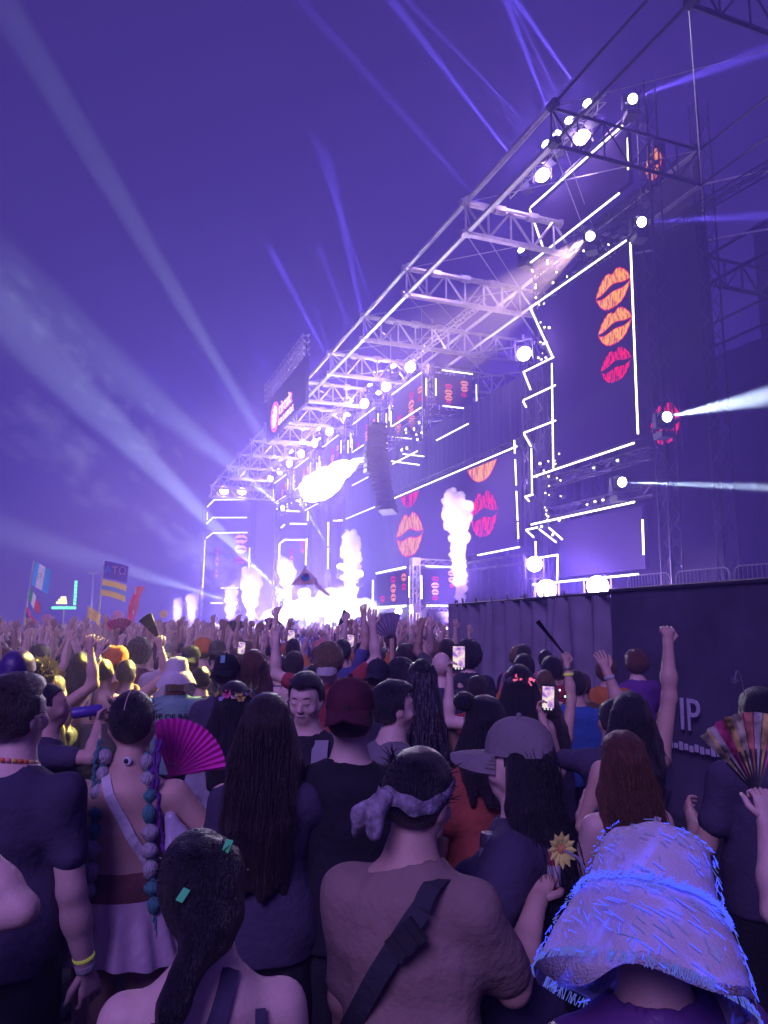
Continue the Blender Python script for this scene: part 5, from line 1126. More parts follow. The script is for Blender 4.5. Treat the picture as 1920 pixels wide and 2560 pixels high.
# ---- woman with front bun, red top
P0=(1.67, 3.091, 1.681)
def sidebun(e,b):
    f=Field(); hh=b.h; f.ell(b.hp(-.050,.012,.990),np.array([.030,.034,.026])*hh,.01); f.post.append(lambda P,D:D+.003*vnoise(P,60,3)); link('hair_bun',np_mesh('hair_bun',*f.mesh(.011)),HR['black'],e)
make_person(P0,P0[2],yw(14),'woman with black hair in a front bun and an orange-red top',sex='f',skin='tan',hair=('long','black',.10),top=('tee',(.40,.09,.07)),vx=.013,arms=(DOWN,FRONT),head=(20,-8,6),seed=52,strands=90,hatfn=sidebun)
# ---- person filming, tinsel band
P0=(2.561, 4.251, 1.758)
def tinsel(e,b):
    r_=random.Random(6); M=head_local(b); h=b.h; mt=[pmat('tinsel',(.7,.7,.8),.2,.8,noise=.3),emat('tinsel_pink',(1,.15,.3),1.2)]
    for q in range(2):
        mb=MB()
        for i in range(150 if q==0 else 16):
            a=r_.uniform(0,2*PI) if q==0 else (1.2 if i%2 else 2.0)+PI+r_.gauss(0,.1); p=M@Vector((.053*h*math.cos(a),.065*h*math.sin(a),.012*h+r_.gauss(0,.006))); d=Vector((r_.gauss(0,1),r_.gauss(0,1),r_.gauss(0,1))).normalized()*r_.uniform(.012,.035); mb.tube([p,p+d],.002 if q==0 else .004,4)
        mb.build('tinsel_headband' if q==0 else 'pink_lights',mt[q],e)
e,b=make_person(P0,P0[2]-.01,yw(4),'person with a tinsel headband lifting a phone high to film the stage',sex='f',skin='fair',hair=('long','black',.12),top=('tank',(.06,.05,.08)),vx=.013,arms=(((.62,.15,.05),(-.06,.10,1)),FRONT),curl=(.75,.5),palm=((.6,-.8,0),None),seed=53,strands=50,hatfn=tinsel)
def phone(loc,up,nrm,label,W=.075,H=.155,seed=0):
    """handset with its screen to the viewer showing a bright stage picture"""
    e=empty('smartphone',loc,0,label,'phone','phones held up to film'); z=Vector(up).normalized(); y=(Vector(nrm)-z*Vector(nrm).dot(z)).normalized(); x=y.cross(z)*-1; M=Matrix((x,y,z)).transposed().to_4x4()
    MB().obox(M,(W/2,.0045,H/2)).build('case',M_case,e)
    m=bpy.data.materials.get('phone_picture')
    if not m:
        m=bpy.data.materials.new('phone_picture'); m.use_nodes=True; nt=m.node_tree; nt.nodes.clear(); L=nt.links.new; tc=nt.nodes.new('ShaderNodeTexCoord'); n=nt.nodes.new('ShaderNodeTexNoise'); n.inputs['Scale'].default_value=26; cr=nt.nodes.new('ShaderNodeValToRGB'); el=cr.color_ramp.elements; el[0].position=.35; el[0].color=(.25,.12,.6,1); el[1].position=.62; el[1].color=(1,.85,.75,1); q=el.new(.5); q.color=(.85,.5,.8,1)
        em=nt.nodes.new('ShaderNodeEmission'); em.inputs[1].default_value=1.0; o=nt.nodes.new('ShaderNodeOutputMaterial'); L(tc.outputs['Object'],n.inputs[0]); L(n.outputs[0],cr.inputs[0]); L(cr.outputs[0],em.inputs[0]); L(em.outputs[0],o.inputs[0])
    MB().obox(Matrix.Translation(y*.0052+z*.004)@M,(W/2*.92,.0005,H/2*.80)).build('screen',m,e)
    for k in(-1,0,1): MB().lathe([(0,.001),(.006,.0005),(.0065,0)],12,Matrix.Translation(y*.0062+z*(-H*.415)+x*k*.02)@y.to_track_quat('Z','Y').to_matrix().to_4x4()).build('button',emat('phone_button',(.9,.9,.95),.9),e)
    return e
TOCAM=(-.36,-.93,-.05)
phone(tuple(wpt(e,b.grip(0)+np.array([.035,0,.055]))),(.02,0,1),TOCAM,'phone with a bright stage picture held up before the curtain',.082,.165)
# ---- led-tip headband and folded fan
P0=(2.97, 4.564, 1.521)
def ledtips(e,b):
    M=head_local(b); h=b.h
    for i in range(6):
        a=PI*(.12+.76*i/5); p=M@Vector((.06*h*math.cos(a),.0,.03*h+.045*h*math.sin(a))); q=M@Vector((.085*h*math.cos(a),.0,.03*h+.072*h*math.sin(a))); MB().tube([p,q],.004,5).build('headband_spike',M_case,e); MB().lathe([(0,.008),(.006,.004),(.006,-.004),(0,-.008)],8,Matrix.Translation(q)).build('led_tip',emat('led_tip_%d'%(i%3),((.5,1,.8),(1,.6,.9),(1,.9,.6))[i%3],3),e)
e,b=make_person(P0,P0[2],yw(0),'short person with tiny lights on a headband waving a folded fan',sex='f',skin='tan',hair=('wavy','brown',.16),top=('tank',(.08,.07,.1)),vx=.015,arms=(FRONT,((.20,.15,.9),(-.08,.1,1))),curl=(.5,1.2),seed=54,hatfn=ledtips)
band(e,b.P['wr1']-b.P['hd1']*.02,b.P['hd1'],.032,.018,M_steel); band(e,b.P['wr1']-b.P['hd1']*.06,b.P['hd1'],.034,.018,M_glowband)
fan('hand_fan',tuple(wpt(e,b.grip(1))),wdir(e,(-.62,0,.8)),wdir(e,(0,-1,.1)),.30,.12,lambda i,N:(.02,.02,.025),'closed black fan held up in front of the curtain',3)
# ---- second phone
P0=(2.86, 3.731, 1.572)
e,b=make_person(P0,P0[2],yw(8),'dark-clad person filming with a phone and a wristbanded hand raised',skin='tan',hair=('short','black',.2),top=('tee',BLK),vx=.014,arms=(((.30,.55,-.05),(.10,.30,.9)),((-.05,.45,.6),(-.30,.15,1))),curl=(.8,.35),palm=((.6,-.8,0),None),seed=55)
band(e,b.P['wr1']-b.P['hd1']*.03,b.P['hd1'],.034,.02,M_cl,c=(.6,.6,.62))
phone(tuple(wpt(e,b.grip(0)+np.array([.03,0,.05]))),(.08,.02,1),TOCAM,'phone filming the stage in front of the black fence',.078,.16)
# ---- raised fist
P0=(2.483, 3.102, 1.673)
make_person(P0,P0[2],yw(0),'dark-haired person in black with one arm straight up in a fist',sex='f',skin='tan',hair=('long','black',.14),top=('tank',BLK),vx=.013,arms=(FRONT,((.22,.0,1),(.03,.0,1))),curl=(.5,1.45),seed=56,strands=60)
# ---- auburn long straight hair
P0=(1.992, 2.548, 1.583)
def clip(e,b):
    o=MB().box((-.012,-.004,-.035),(.012,.004,.035)).build('hair_clip',pmat('clip_plastic',(.6,.6,.7),.3,noise=.1),e,loc=(.03,-.155,.80*b.h)); o.rotation_euler=(.1,.3,0); back_strap(e,b,-.055,.845*b.h,-.06,.74*b.h,.014,M_cl,BLK)
make_person(P0,P0[2],yw(16),'woman with long straight auburn hair and a pale hair clip',sex='f',skin='fair',hair=('long','auburn',.26),top=('tank',BLK),vx=.011,arms=(((.28,.1,-.9),(.1,.8,.1)),FRONT),seed=57,strands=320,hatfn=clip)
# ---- woman in grey cap
P0=(1.283, 2.153, 1.703)
e,b=make_person(P0,P0[2]-.012,yw(62),'woman in a grey cap turned aside, long black hair and black clothes',sex='f',skin='fair',hair=('long','black',.30),top=('tee',BLK),vx=.011,arms=(((.42,.25,-.85),(-.35,.75,.35)),((.25,-.1,-1),(.05,.6,-.2))),curl=(.9,.9),seed=58,strands=160,hatfn=lambda e,b:cap_parts(e,b,(.27,.23,.25),M_cl,1),topkw=dict(o=.03))
# ---- bandana man
P0=(0.818, 1.903, 1.68)
def bandana(e,b):
    M=head_local(b); h=b.h; V=[];F=[];n=40
    for j in range(5):
        w_=(j/4-.5)*.040
        for k in range(n):
            a=2*PI*k/n; t=.010*math.sin(3*a)+.022*math.sin(a); V.append(((.0535*h+.003*math.cos(PI*(j/4-.5)*2))*math.cos(a),-.008*h+(.0665*h+.003)*math.sin(a),w_+t*1.2-.002+.004*math.sin(9*a+j)))
    for j in range(4):
        for k in range(n): F.append((j*n+k,j*n+(k+1)%n,(j+1)*n+(k+1)%n,(j+1)*n+k))
    mbn=pmat('bandana_cotton',(.42,.36,.45),.8,noise=.75,scale=38,bump=.6,bscale=30)
    o=MB().add(V,F).build('bandana',mbn,e,True); o.matrix_local=M
    f=Field(); f.ell((-.012,-.134,-.024),(.024,.018,.02),.01).cone((-.012,-.134,-.02),(-.055,-.15,-.075),.014,.026,.015).cone((-.055,-.15,-.075),(-.07,-.145,-.13),.026,.008,.015).cone((-.008,-.138,-.02),(-.005,-.16,-.10),.012,.022,.015); f.post.append(folds(.006,4,60)); o=link('bandana_knot',np_mesh('bandana_knot',*f.mesh(.008)),mbn,e); o.matrix_local=M
e,b=make_person(P0,P0[2]-.004,yw(-26),'man with a knotted bandana round his head and a tan ribbed shirt',skin='tan',hair=('short','black',.2),top=('tee',(.34,.235,.21)),vx=.010,arms=(((.10,.08,-1),(.0,.4,-.9)),((.16,.5,-.75),(.05,.75,.55))),curl=(.5,.95),head=(-10,-8,8),seed=59,strands=200,hatfn=bandana,wide=.97,topkw=dict(o=.013,sleeve=.8))
h=b.h; q0=on_back(b,.085,.80*h,.038); strap(e,[q0,q0+Vector((.006,.012,.022)),q0+Vector((.012,.035,.040)),q0+Vector((.016,.07,.047)),q0+Vector((.018,.12,.040))],.05,M_cl,'bag_strap',(0,-.5,.8),(.05,.05,.07)); back_strap(e,b,.085,.80*h,-.14,.60*h,.05,M_cl,(.05,.05,.07),.038,'bag_strap',18)
p=on_back(b,.055,.762*h,.050); q=MB().obox(Matrix.Rotation(-.78,4,'Y'),(.045,.009,.030)).build('strap_buckle',M_case,e,loc=tuple(p)); 
for s_ in(-.02,.02): MB().obox(Matrix.Rotation(-.78,4,'Y')@Matrix.Translation((s_,-.011,0)),(.006,.004,.026)).build('buckle_bar',M_case,q)
BM=(e,b)
g=wpt(e,b.grip(1)); can('drink_can',tuple(g+Vector((.02,.0,.02))),(.06,.04,1),(.42,.07,.09),'tall red drink can held up beside the bandana man',.155,.031,(.6,.56,.6))
# a second can held by the woman in the grey cap
can('drink_can',(1.152, 2.103, 1.321),(.05,.02,1),(.08,.07,.12),'dark silver drink can beside the tall red one',.14,.030,(.45,.42,.5))
# ---- bucket hat with blue fibres
P0=(1.01, 1.24, 1.63)
M_fur=pmat('fluffy_hat_cloth',(.66,.60,.72),.9,noise=.12,scale=14,bump=.3,bscale=200)
def _glow(m):
    nt=m.node_tree; L=nt.links.new; tc=nt.nodes.new('ShaderNodeTexCoord'); n=nt.nodes.new('ShaderNodeTexNoise'); n.inputs['Scale'].default_value=17; n.inputs['Detail'].default_value=5; n.inputs['Distortion'].default_value=.6; cr=nt.nodes.new('ShaderNodeValToRGB'); cr.color_ramp.elements[0].position=.53; cr.color_ramp.elements[1].position=.74; mt=nt.nodes.new('ShaderNodeMath'); mt.operation='MULTIPLY'; mt.inputs[1].default_value=.55
    b=nt.nodes['Principled BSDF']; b.inputs['Emission Color'].default_value=(.03,.05,1,1); L(tc.outputs['Object'],n.inputs[0]); L(n.outputs[0],cr.inputs[0]); L(cr.outputs[0],mt.inputs[0]); L(mt.outputs[0],b.inputs['Emission Strength'])
_glow(M_fur)   # small blue lamps sewn in under the cloth
M_fib=emat('blue_fibre',(.04,.06,1),2.4); M_fib2=emat('blue_fibre_soft',(.16,.2,1),.55)
def fibrehat(e,b):
    br=bucket_parts(e,b,(.66,.6,.72),M_fur,flop=.006,tilt=(-10,22),brim=.032,seed=8,scale=1.27,droop=1.7,drop=.03)
    M=bucket_parts.M; h=b.h*1.27*1.09; r_=random.Random(12); mb=MB(); mb2=MB(); prof=[(.0,.073),(.04,.068),(.052,.056),(.057,.035),(.0615,.010),(.061+.032*.3,-.003),(.061+.032*.65,-.029),(.061+.032,-.066)]
    sl=unit((.45,0,1.))
    def at(s_,a,lift):
        i=min(int(s_),len(prof)-2); t=s_-i; r=(prof[i][0]*(1-t)+prof[i+1][0]*t)*h+lift; z=(prof[i][1]*(1-t)+prof[i+1][1]*t)*h+lift*.6; return Vector((r*math.cos(a)*.88,r*math.sin(a)*1.04,z))
    for i in range(1100):
        s_=r_.choice((r_.uniform(1.,4.2),r_.uniform(4.2,5.2),r_.uniform(5.5,6.95),4.3)); a=r_.uniform(0,2*PI); n_=r_.uniform(.010,.028) if s_>1.2 else .008
        da=r_.uniform(-.12,.12)+.10; p=at(s_,a,.004); q=at(min(6.99,s_+n_/.012*.12),a+da,.007); (mb if r_.random()<.55 else mb2).tube([p,q],.0008,4,cap=False)
    for i in range(520):
        a=r_.uniform(0,2*PI); s_=4.25+r_.gauss(0,.10); p=at(max(3,min(5,s_)),a,.004); q=at(max(3,min(5.2,s_+r_.uniform(-.3,.3))),a+r_.uniform(.03,.12),.009); mb.tube([p,q],.0010,4,cap=False)
    for i in range(360):
        a=r_.uniform(0,2*PI); p=at(6.8,a,.002); q=at(6.99,a+r_.uniform(-.05,.05),.004)+Vector((0,0,-.004)); mb2.tube([p,q],.0008,4,cap=False)
    o=mb.build('glowing_fibres',M_fib,e); o.matrix_local=M; o['kind']='stuff'; o=mb2.build('soft_fibres',M_fib2,e); o.matrix_local=M; o['kind']='stuff'
make_person(P0,P0[2]-.055,yw(16),'person in a fluffy bucket hat with glowing blue fibres and violet shirt',skin='tan',hair=('short','black',.2),top=('tee',(.16,.06,.24)),topmat=M_satin,vx=.010,arms=(DOWN,DOWN),seed=60,wide=1.08,hatfn=fibrehat,topkw=dict(o=.022,fold=.010),head=(6,-14,8))
# ---- woman in the centre foreground
P0=(0.268, 1.701, 1.569)
def straps(e,b):
    h=b.h
    back_strap(e,b,-.088,.80*h,-.10,.64*h,.020,M_cl,BLK,.010); back_strap(e,b,.108,.80*h,.105,.64*h,.020,M_cl,BLK,.010); back_strap(e,b,.05,.845*h,-.075,.64*h,.034,M_cl,BLK,.010)
    f=Field(); f.ell(b.hp(0,-.026,.945),np.array([.057,.052,.058])*h,.02).ell(b.hp(-.004,-.040,.905),np.array([.046,.034,.035])*h,.03).ell(b.hp(-.010,-.055,.89),np.array([.032,.03,.035])*h,.03).cone(b.hp(-.010,-.062,.905),(-.055,-.105*h,.835*h),.024*h,.018*h,.02).cone((-.055,-.105*h,.835*h),(-.075,-.108*h,.785*h),.018*h,.005*h,.02); f.post.append(lambda P,D:D+.002*np.sin(P[...,0]*160+3*np.sin(P[...,2]*22))); link('ponytail',np_mesh('ponytail',*f.mesh(.009)),HR['black'],e)
    for (x,y,z,a) in ((.030,-.052,.985,.3),(-.035,-.062,.948,.5)):
        o=MB().box((-.007,-.0012,-.014),(.007,.0012,.014)).build('confetti',pmat('confetti_green',(.12,.62,.42),.5,noise=.1,emit=(.1,.6,.4),es=.15),e,loc=tuple(b.hp(x,y-.012,z))); o.rotation_euler=(.35,a,.2)
make_person(P0,P0[2],yw(12),'woman with a low black ponytail, bare shoulders and crossed black straps',sex='f',skin='fair',hair=('short','black',.012),top=('band',BLK),topkw=dict(hem=.52,sleeve=.64),vx=.009,arms=(DOWN,DOWN),head=(14,-6,-10),seed=61,strands=160,hatfn=straps,wide=1.08)
# ---- right edge: arm with a painted fan, and a dark-haired neighbour
P0=(2.288, 1.661, 1.659)
e,b=make_person(P0,P0[2],yw(8),'person at the edge lifting a painted fan with a bare arm',sex='f',skin='fair',hair=('short','brown',.2),top=('tank',BLK),vx=.013,arms=(((.75,.25,-.45),(-.1,.2,1)),DOWN),curl=(1.0,.5),seed=62)
M_pat=pmat('painted_leaf',(.75,.55,.35),.6,noise=.9,scale=24,objcol=True)
PC=[(.75,.7,.45),(.8,.15,.35),(.85,.65,.2),(.8,.1,.3),(.7,.7,.65),(.75,.3,.2)]
fan('hand_fan',tuple(wpt(e,b.grip(0))),wdir(e,(-.15,0,1)),wdir(e,(0,-1,.05)),.25,1.25,lambda i,N:PC[(i*7//3)%6],'fan painted in pink, yellow and white at the picture edge',9,M_pat)
P0=(2.733, 2.562, 1.73)
def antenna(e,b):
    pp=[b.hp(-.040-.02*t,-.01,.985+.05*math.sin(t*2.4)+.02*t) for t in (0,.3,.6,.9,1.2)]; MB().tube([tuple(p) for p in pp],.003,5).build('antenna_wire',M_steel,e); mb=MB(); p=Vector(pp[-1])
    for k in range(5): a=2*PI*k/5; d=Vector((math.cos(a),0,math.sin(a))); s_=Vector((-math.sin(a),0,math.cos(a))); mb.add([p,p+d*.012+s_*.007,p+d*.02,p+d*.012-s_*.007],[(0,1,2,3)])
    mb.build('antenna_flower',M_steel,e)
make_person(P0,P0[2],yw(6),'dark-haired person in black with a wire flower over the ear',skin='tan',hair=('short','black',.2),top=('tee',BLK),vx=.013,arms=(FRONT,DOWN),seed=63,hatfn=antenna)
# ---- artificial flower on a stem
fe=empty('artificial_flower',(1.048, 1.573, 1.493),0,'yellow artificial flower on a bent stem beside the fibre hat','flower')
mb=MB(); A=Vector((0,0,0)); B=Vector((1.095, 1.511, 1.425))-Vector((1.048, 1.573, 1.493)); mb.tube([A,A+B*.5+Vector((0,0,.02)),B,B+Vector((.05,0,-.1))],.0035,6); mb.build('stem',pmat('stem_wire',(.25,.25,.3),.5,noise=.2),fe)
for k in range(12):
    a=2*PI*k/12; q=Matrix.Rotation(-.37,3,'Z'); d=q@Vector((math.cos(a)*.8,-.35,math.sin(a))); sd=q@Vector((-math.sin(a),0,math.cos(a))); o=MB().add([A+d*.008,A+d*.024+sd*.009,A+d*.042,A+d*.024-sd*.009,A+d*.024+Vector((0,-.004,0))],[(0,1,4),(1,2,4),(2,3,4),(3,0,4)]).build('petal',pmat('petal_lemon',(.75,.72,.15),.6,noise=.2,scale=40),fe)
MB().lathe([(0,.010),(.009,.006),(.012,0)],12,Matrix.Rotation(-.37,4,'Z')@Matrix.Rotation(PI/2,4,'X')).build('flower_centre',pmat('flower_centre',(.7,.3,.1),.7,noise=.4,scale=60),fe)
# ================================================================ THE CROWD BETWEEN CAMERA AND STAGE
HEROES=[(o.location.x,o.location.y) for o in bpy.data.objects if o.parent is None and o.name.startswith('person')]
HEROPX=[(55, 1694, 2.7, 84, 317), (-330, 2010, 1.95, 117, 438), (335, 1730, 2.95, 77, 290), (133, 1712, 4.2, 54, 204), (48, 1632, 4.5, 51, 211), (108, 1652, 5.5, 41, 173), (140, 1690, 5.9, 39, 161), (205, 1634, 7.0, 33, 92), (262, 1648, 6.8, 34, 95), (293, 1618, 7.2, 32, 90), (318, 1652, 7.0, 33, 92), (445, 1640, 6.4, 36, 148), (568, 1640, 5.7, 40, 167), (505, 1668, 7.0, 33, 92), (588, 1708, 4.0, 57, 214), (634, 1630, 5.8, 39, 164), (672, 1740, 2.9, 79, 295), (768, 1686, 3.9, 58, 219), (877, 1702, 2.95, 77, 290), (985, 1708, 3.75, 61, 228), (825, 1606, 6.4, 36, 148), (1052, 1652, 4.9, 47, 194), (1103, 1631, 6.2, 37, 153), (1205, 1745, 3.4, 67, 251), (1296, 1662, 4.8, 48, 198), (1368, 1742, 5.2, 44, 183), (1528, 1752, 4.4, 52, 216), (1572, 1735, 3.7, 62, 231), (1552, 1832, 3.0, 76, 285), (1290, 1803, 2.4, 95, 356), (1030, 1872, 2.0, 114, 428), (1605, 2055, 1.45, 157, 590), (525, 2082, 1.6, 142, 534), (2225, 1850, 2.3, 99, 372), (1893, 1722, 3.3, 69, 259), (702, 1640, 7.6, 30, 50), (737, 1632, 7.2, 32, 90), (786, 1661, 6.6, 35, 144), (945, 1655, 6.2, 37, 153), (1003, 1660, 6.3, 36, 151), (735, 1598, 9.2, 25, 41), (858, 1600, 8.4, 27, 45), (1170, 1612, 8.0, 28, 48), (1118, 1598, 8.8, 26, 43), (1010, 1612, 8.6, 27, 44), (905, 1610, 8.9, 26, 43), (480, 1620, 8.0, 28, 48), (545, 1606, 8.6, 27, 44), (508, 1603, 9.0, 25, 42), (238, 1618, 8.4, 27, 45), (105, 1612, 7.6, 30, 50), (350, 1606, 8.8, 26, 43), (415, 1610, 8.4, 27, 45), (1725, 1725, 9.9, 100, 160), (765, 1590, 30, 60, 30)]
def project(p):
    q=cam_inv@Vector(p); return 960+1900*q.x/-q.z,1280-1900*q.y/-q.z,-q.z
cam_inv=(Matrix.Translation(cam.location)@cam.rotation_euler.to_matrix().to_4x4()).inverted()
TPL=[]
POSES=[('arms at the sides',(FRONT,FRONT),.5),('both arms raised',(UP,HIGH),.3),('one arm raised',(FRONT,UP),.3),('a raised fist',(FIST,FRONT),1.4),('hands clapping overhead',(CLAP,CLAP),.2),('one arm waving',(WAVE,FRONT),.2),('a phone held up',(FRONT,PHONE),.8),('both hands high',(HIGH,UP),.5)]
HAIRS=[('short hair','short',.2,None,'m'),('a neat fade','fade',.2,None,'m'),('long hair','long',.2,None,'f'),('a bun','bun',.2,None,'f'),('curly hair','curly',.2,None,'m'),('a backwards cap','short',.2,'cap','m'),('a bucket hat','short',.2,'bucket','m'),('wavy hair','wavy',.18,None,'f'),('a ponytail','pony',.16,None,'f')]
combos=[(0,0),(0,2),(0,5),(1,0),(1,3),(1,6),(2,1),(2,7),(2,4),(3,1),(3,5),(4,8),(4,4),(5,2),(5,6),(6,3),(6,1),(7,7),(7,0),(7,5),(0,4),(0,8)]
hide=[]
for ci,(pi,hi) in enumerate(combos):
    nm,arms,cu=POSES[pi]; hn,hs,hl,hat,sx=HAIRS[hi]; b=Body(1.72,sx,arms,(cu,cu),head=(rng.uniform(-15,15),rng.uniform(-4,6),0)); vx=.028
    P=[('body',np_mesh('body',*b.body_mesh(vx,4)),'skin')]
    P.append(('hair',np_mesh('hair',*hair_mesh(b,.02,hs,hl,ci)),'hair'))
    P.append(('shirt',np_mesh('shirt',*top_mesh(b,vx,'tank' if sx=='f' and ci%2 else 'tee',seed=ci)),'shirt'))
    P.append(('trousers',np_mesh('trousers',*bottom_mesh(b,.032,1.95,.012,.004,ci)),'bottom'))
    ht=[]
    if hat:
        tmp=empty('tmp'); (cap_parts(tmp,b,(.5,.5,.5),M_cl,-1) if hat=='cap' else bucket_parts(tmp,b,(.5,.5,.5),M_cl,brim=.05,seed=ci))
        for c in list(tmp.children): ht.append((c.name.split('.')[0],c.data,c.matrix_local.copy())); bpy.data.objects.remove(c)
        bpy.data.objects.remove(tmp)
    for q in P: q[1].materials.append({'skin':SK['tan'],'hair':HR['black'],'shirt':M_cl,'bottom':M_jean}[q[2]])
    TPL.append((pi,hi,P,ht,b))
COLS=[('black',(.04,.035,.05)),('navy',(.03,.04,.12)),('white',(.6,.58,.6)),('red',(.45,.05,.06)),('teal',(.05,.30,.32)),('pink',(.62,.18,.32)),('grey',(.2,.2,.22)),('purple',(.18,.06,.30)),('yellow',(.6,.45,.08)),('green',(.08,.28,.10)),('orange',(.6,.2,.05)),('blue',(.06,.14,.45)),('brown',(.16,.09,.05)),('lilac',(.42,.34,.55))]
used=set(); NPEOPLE=0; cand=[]
def free(x,y,r):
    return all((x-a)**2+(y-c)**2>r*r for a,c in HEROES)
r6=random.Random(77)
for gy in np.arange(1.8,34,.68):
    for gx in np.arange(-16,15.4,.66):
        x=gx+r6.uniform(-.2,.2)+(.33 if int(gy/.68)%2 else 0); y=gy+r6.uniform(-.2,.2)
        if y<12.6 and x>5.55: continue
        if x>15.0: continue
        cand.append((math.hypot(x,y),x,y))
cand.sort()
placed=[]; RAW={}
for d,x,y in cand:
    pxx,pyy,dz=project((x,y,1.6))
    if dz<3.1 or pxx<-140 or pxx>2060: continue
    if not free(x,y,.46): continue
    hgt=r6.uniform(1.56,1.76) if dz>5 else r6.uniform(1.52,1.62)
    if dz>9: hgt+=.05
    s=.115*1900/dz; ty=project((x,y,hgt))[1]
    bad=False
    for (hx,hy,hd,hw,hh) in HEROPX:
        if hd>dz-.1 and abs(hx-pxx)<hw+s*1.0 and ty<hy+hh: bad=True;break
    if bad: continue
    placed.append((dz,x,y,hgt,pxx,ty))
near=[p for p in placed][:252]; far=[p for p in placed][252:]
def mat_over(o,m):
    if o.data.materials[0] is not m: o.material_slots[0].link='OBJECT'; o.material_slots[0].material=m
SKL=['fair','tan','tan','brown']; HRL=['black','brown','brown','blond','auburn']
for i,(dz,x,y,hgt,pxx,ty) in enumerate(near):
    low=dz<8.5
    for tries in range(400):
        ti=r6.randrange(len(TPL))
        if dz<7.5 and TPL[ti][0] not in(0,6): 
            if r6.random()<.8: continue
        if dz>9 and TPL[ti][0]==0 and r6.random()<.6 and pxx<1100: continue
        if pxx>1130 and TPL[ti][0] not in(0,): continue
        ci=r6.randrange(len(COLS)); hc=r6.randrange(len(HRL)); key=(TPL[ti][0],TPL[ti][1],ci,HRL[hc] if not TPL[ti][3] else 0)
        if key not in used: break
    used.add(key); pi,hi,P,ht,b=TPL[ti]
    hn=HAIRS[hi][0]; hcn=HRL[hc]
    desc=hn if ht else (hn.replace('a ',f'a {hcn} ',1) if hn.startswith('a ') else f'{hcn} {hn}')
    hatc=COLS[(ci*5+3)%len(COLS)]
    lab=f'crowd member in a {COLS[ci][0]} top with {desc} and {POSES[pi][0]}'
    e=empty('person',(x,y,0),CAMRZ+R(r6.uniform(-26,18)),lab,'person','packed crowd before the stage'); sc_=hgt/1.72; e.scale=(sc_*r6.uniform(.96,1.05),sc_,sc_)
    sk=SK[SKL[r6.randrange(4)]]
    for nm,me,kd in P:
        o=bpy.data.objects.new(nm,me); col.objects.link(o); o.parent=e
        if kd=='skin': mat_over(o,sk)
        if kd=='hair': mat_over(o,HR[hcn])
        if kd=='shirt': o.color=(*COLS[ci][1],1)
        if kd=='bottom': o.color=(.03,.03,.05,1)
    for nm,me,M in ht:
        o=bpy.data.objects.new(nm,me); col.objects.link(o); o.parent=e; o.matrix_local=M; o.color=(*hatc[1],1)
# beyond those, heads and hands run together into one mass
def lowpoly(arms,hat,long_):
    parts=[]
    def lathe(prof,n,mi,ox=0,oy=0,sq=1.):
        V=[];F=[]
        for r,z in prof:
            for k in range(n): V.append((ox+r*math.cos(2*PI*k/n),oy+r*math.sin(2*PI*k/n)*sq,z))
        for j in range(len(prof)-1):
            for k in range(n): F.append((j*n+k,j*n+(k+1)%n,(j+1)*n+(k+1)%n,(j+1)*n+k))
        parts.append((np.array(V),np.array(F),mi))
    lathe([(.13,0),(.15,.9),(.16,1.1),(.19,1.32),(.14,1.42),(.06,1.47)],8,1,sq=.62); lathe([(.055,1.42),(.055,1.52)],6,0)
    lathe([(.03,1.48),(.07,1.53),(.085,1.60),(.08,1.66),(.05,1.71),(.0,1.725)],9,2 if long_ else 0,sq=1.15); lathe([(.088,1.58),(.098,1.62),(.09,1.68),(.055,1.73),(0,1.745)],9,3 if hat else 2,oy=-.012,sq=1.12)
    for k,sg in((0,-1),(1,1)):
        up,fo=arms[k]; up=unit(np.array(up)*[sg,1,1]); fo=unit(np.array(fo)*[sg,1,1]); sh=np.array([sg*.18,0,1.38]); el=sh+up*.29; wr=el+fo*.25; hd=wr+fo*.10
        v,f=np_tube([sh,sh+up*.17],[.062,.06],6); parts.append((v,f,1)); v,f=np_tube([sh+up*.15,el,wr],[.048,.042,.028],6); parts.append((v,f,0))
        sd=unit(np.cross(fo,[0,1,.1])); 
        v,f=np_tube([wr,wr+fo*.05,wr+fo*.10],[.028,.038,.034],6); parts.append((v,f,0))
        for q in(-1,-.3,.35,1): v,f=np_tube([wr+fo*.09+sd*q*.03,wr+fo*(.175-.02*abs(q))+sd*q*.042],[.012,.008],4); parts.append((v,f,0))
        v,f=np_tube([wr+fo*.03-sd*sg*.02,wr+fo*.10-sd*sg*.06],[.013,.009],4); parts.append((v,f,0))
    return parts
LP=[lowpoly((UP,HIGH),0,0),lowpoly((FRONT,UP),1,0),lowpoly((CLAP,CLAP),0,1),lowpoly((FIST,FRONT),0,0),lowpoly((HIGH,WAVE),0,1),lowpoly((FRONT,FRONT),1,0),lowpoly((WAVE,HIGH),1,0),lowpoly((HIGH,FRONT),0,0),lowpoly((FRONT,FRONT),0,1),lowpoly((FRONT,FRONT),1,0),lowpoly((FRONT,FRONT),0,0),lowpoly((DOWN,FRONT),0,1),lowpoly((PHONE,FRONT),1,1),lowpoly((FRONT,FRONT),0,0)]
for gy in np.arange(34,96,1.15):
    for gx in np.arange(-26,15.2,1.0):
        x=gx+r6.uniform(-.4,.4); y=gy+r6.uniform(-.4,.4); q=project((x,y,1.7))
        if -40<q[0]<1200 and x<15.0: far.append((q[2],x,y,r6.uniform(1.56,1.92),q[0],q[1]))
VV=[];FF=[];MM=[];o_=0
CM=[SK['fair'],SK['tan'],SK['brown']]+[pmat('crowd_cloth_%d'%i,c[1],.85,noise=.2,scale=5) for i,c in enumerate(COLS)]+[HR['black'],HR['brown'],HR['blond']]
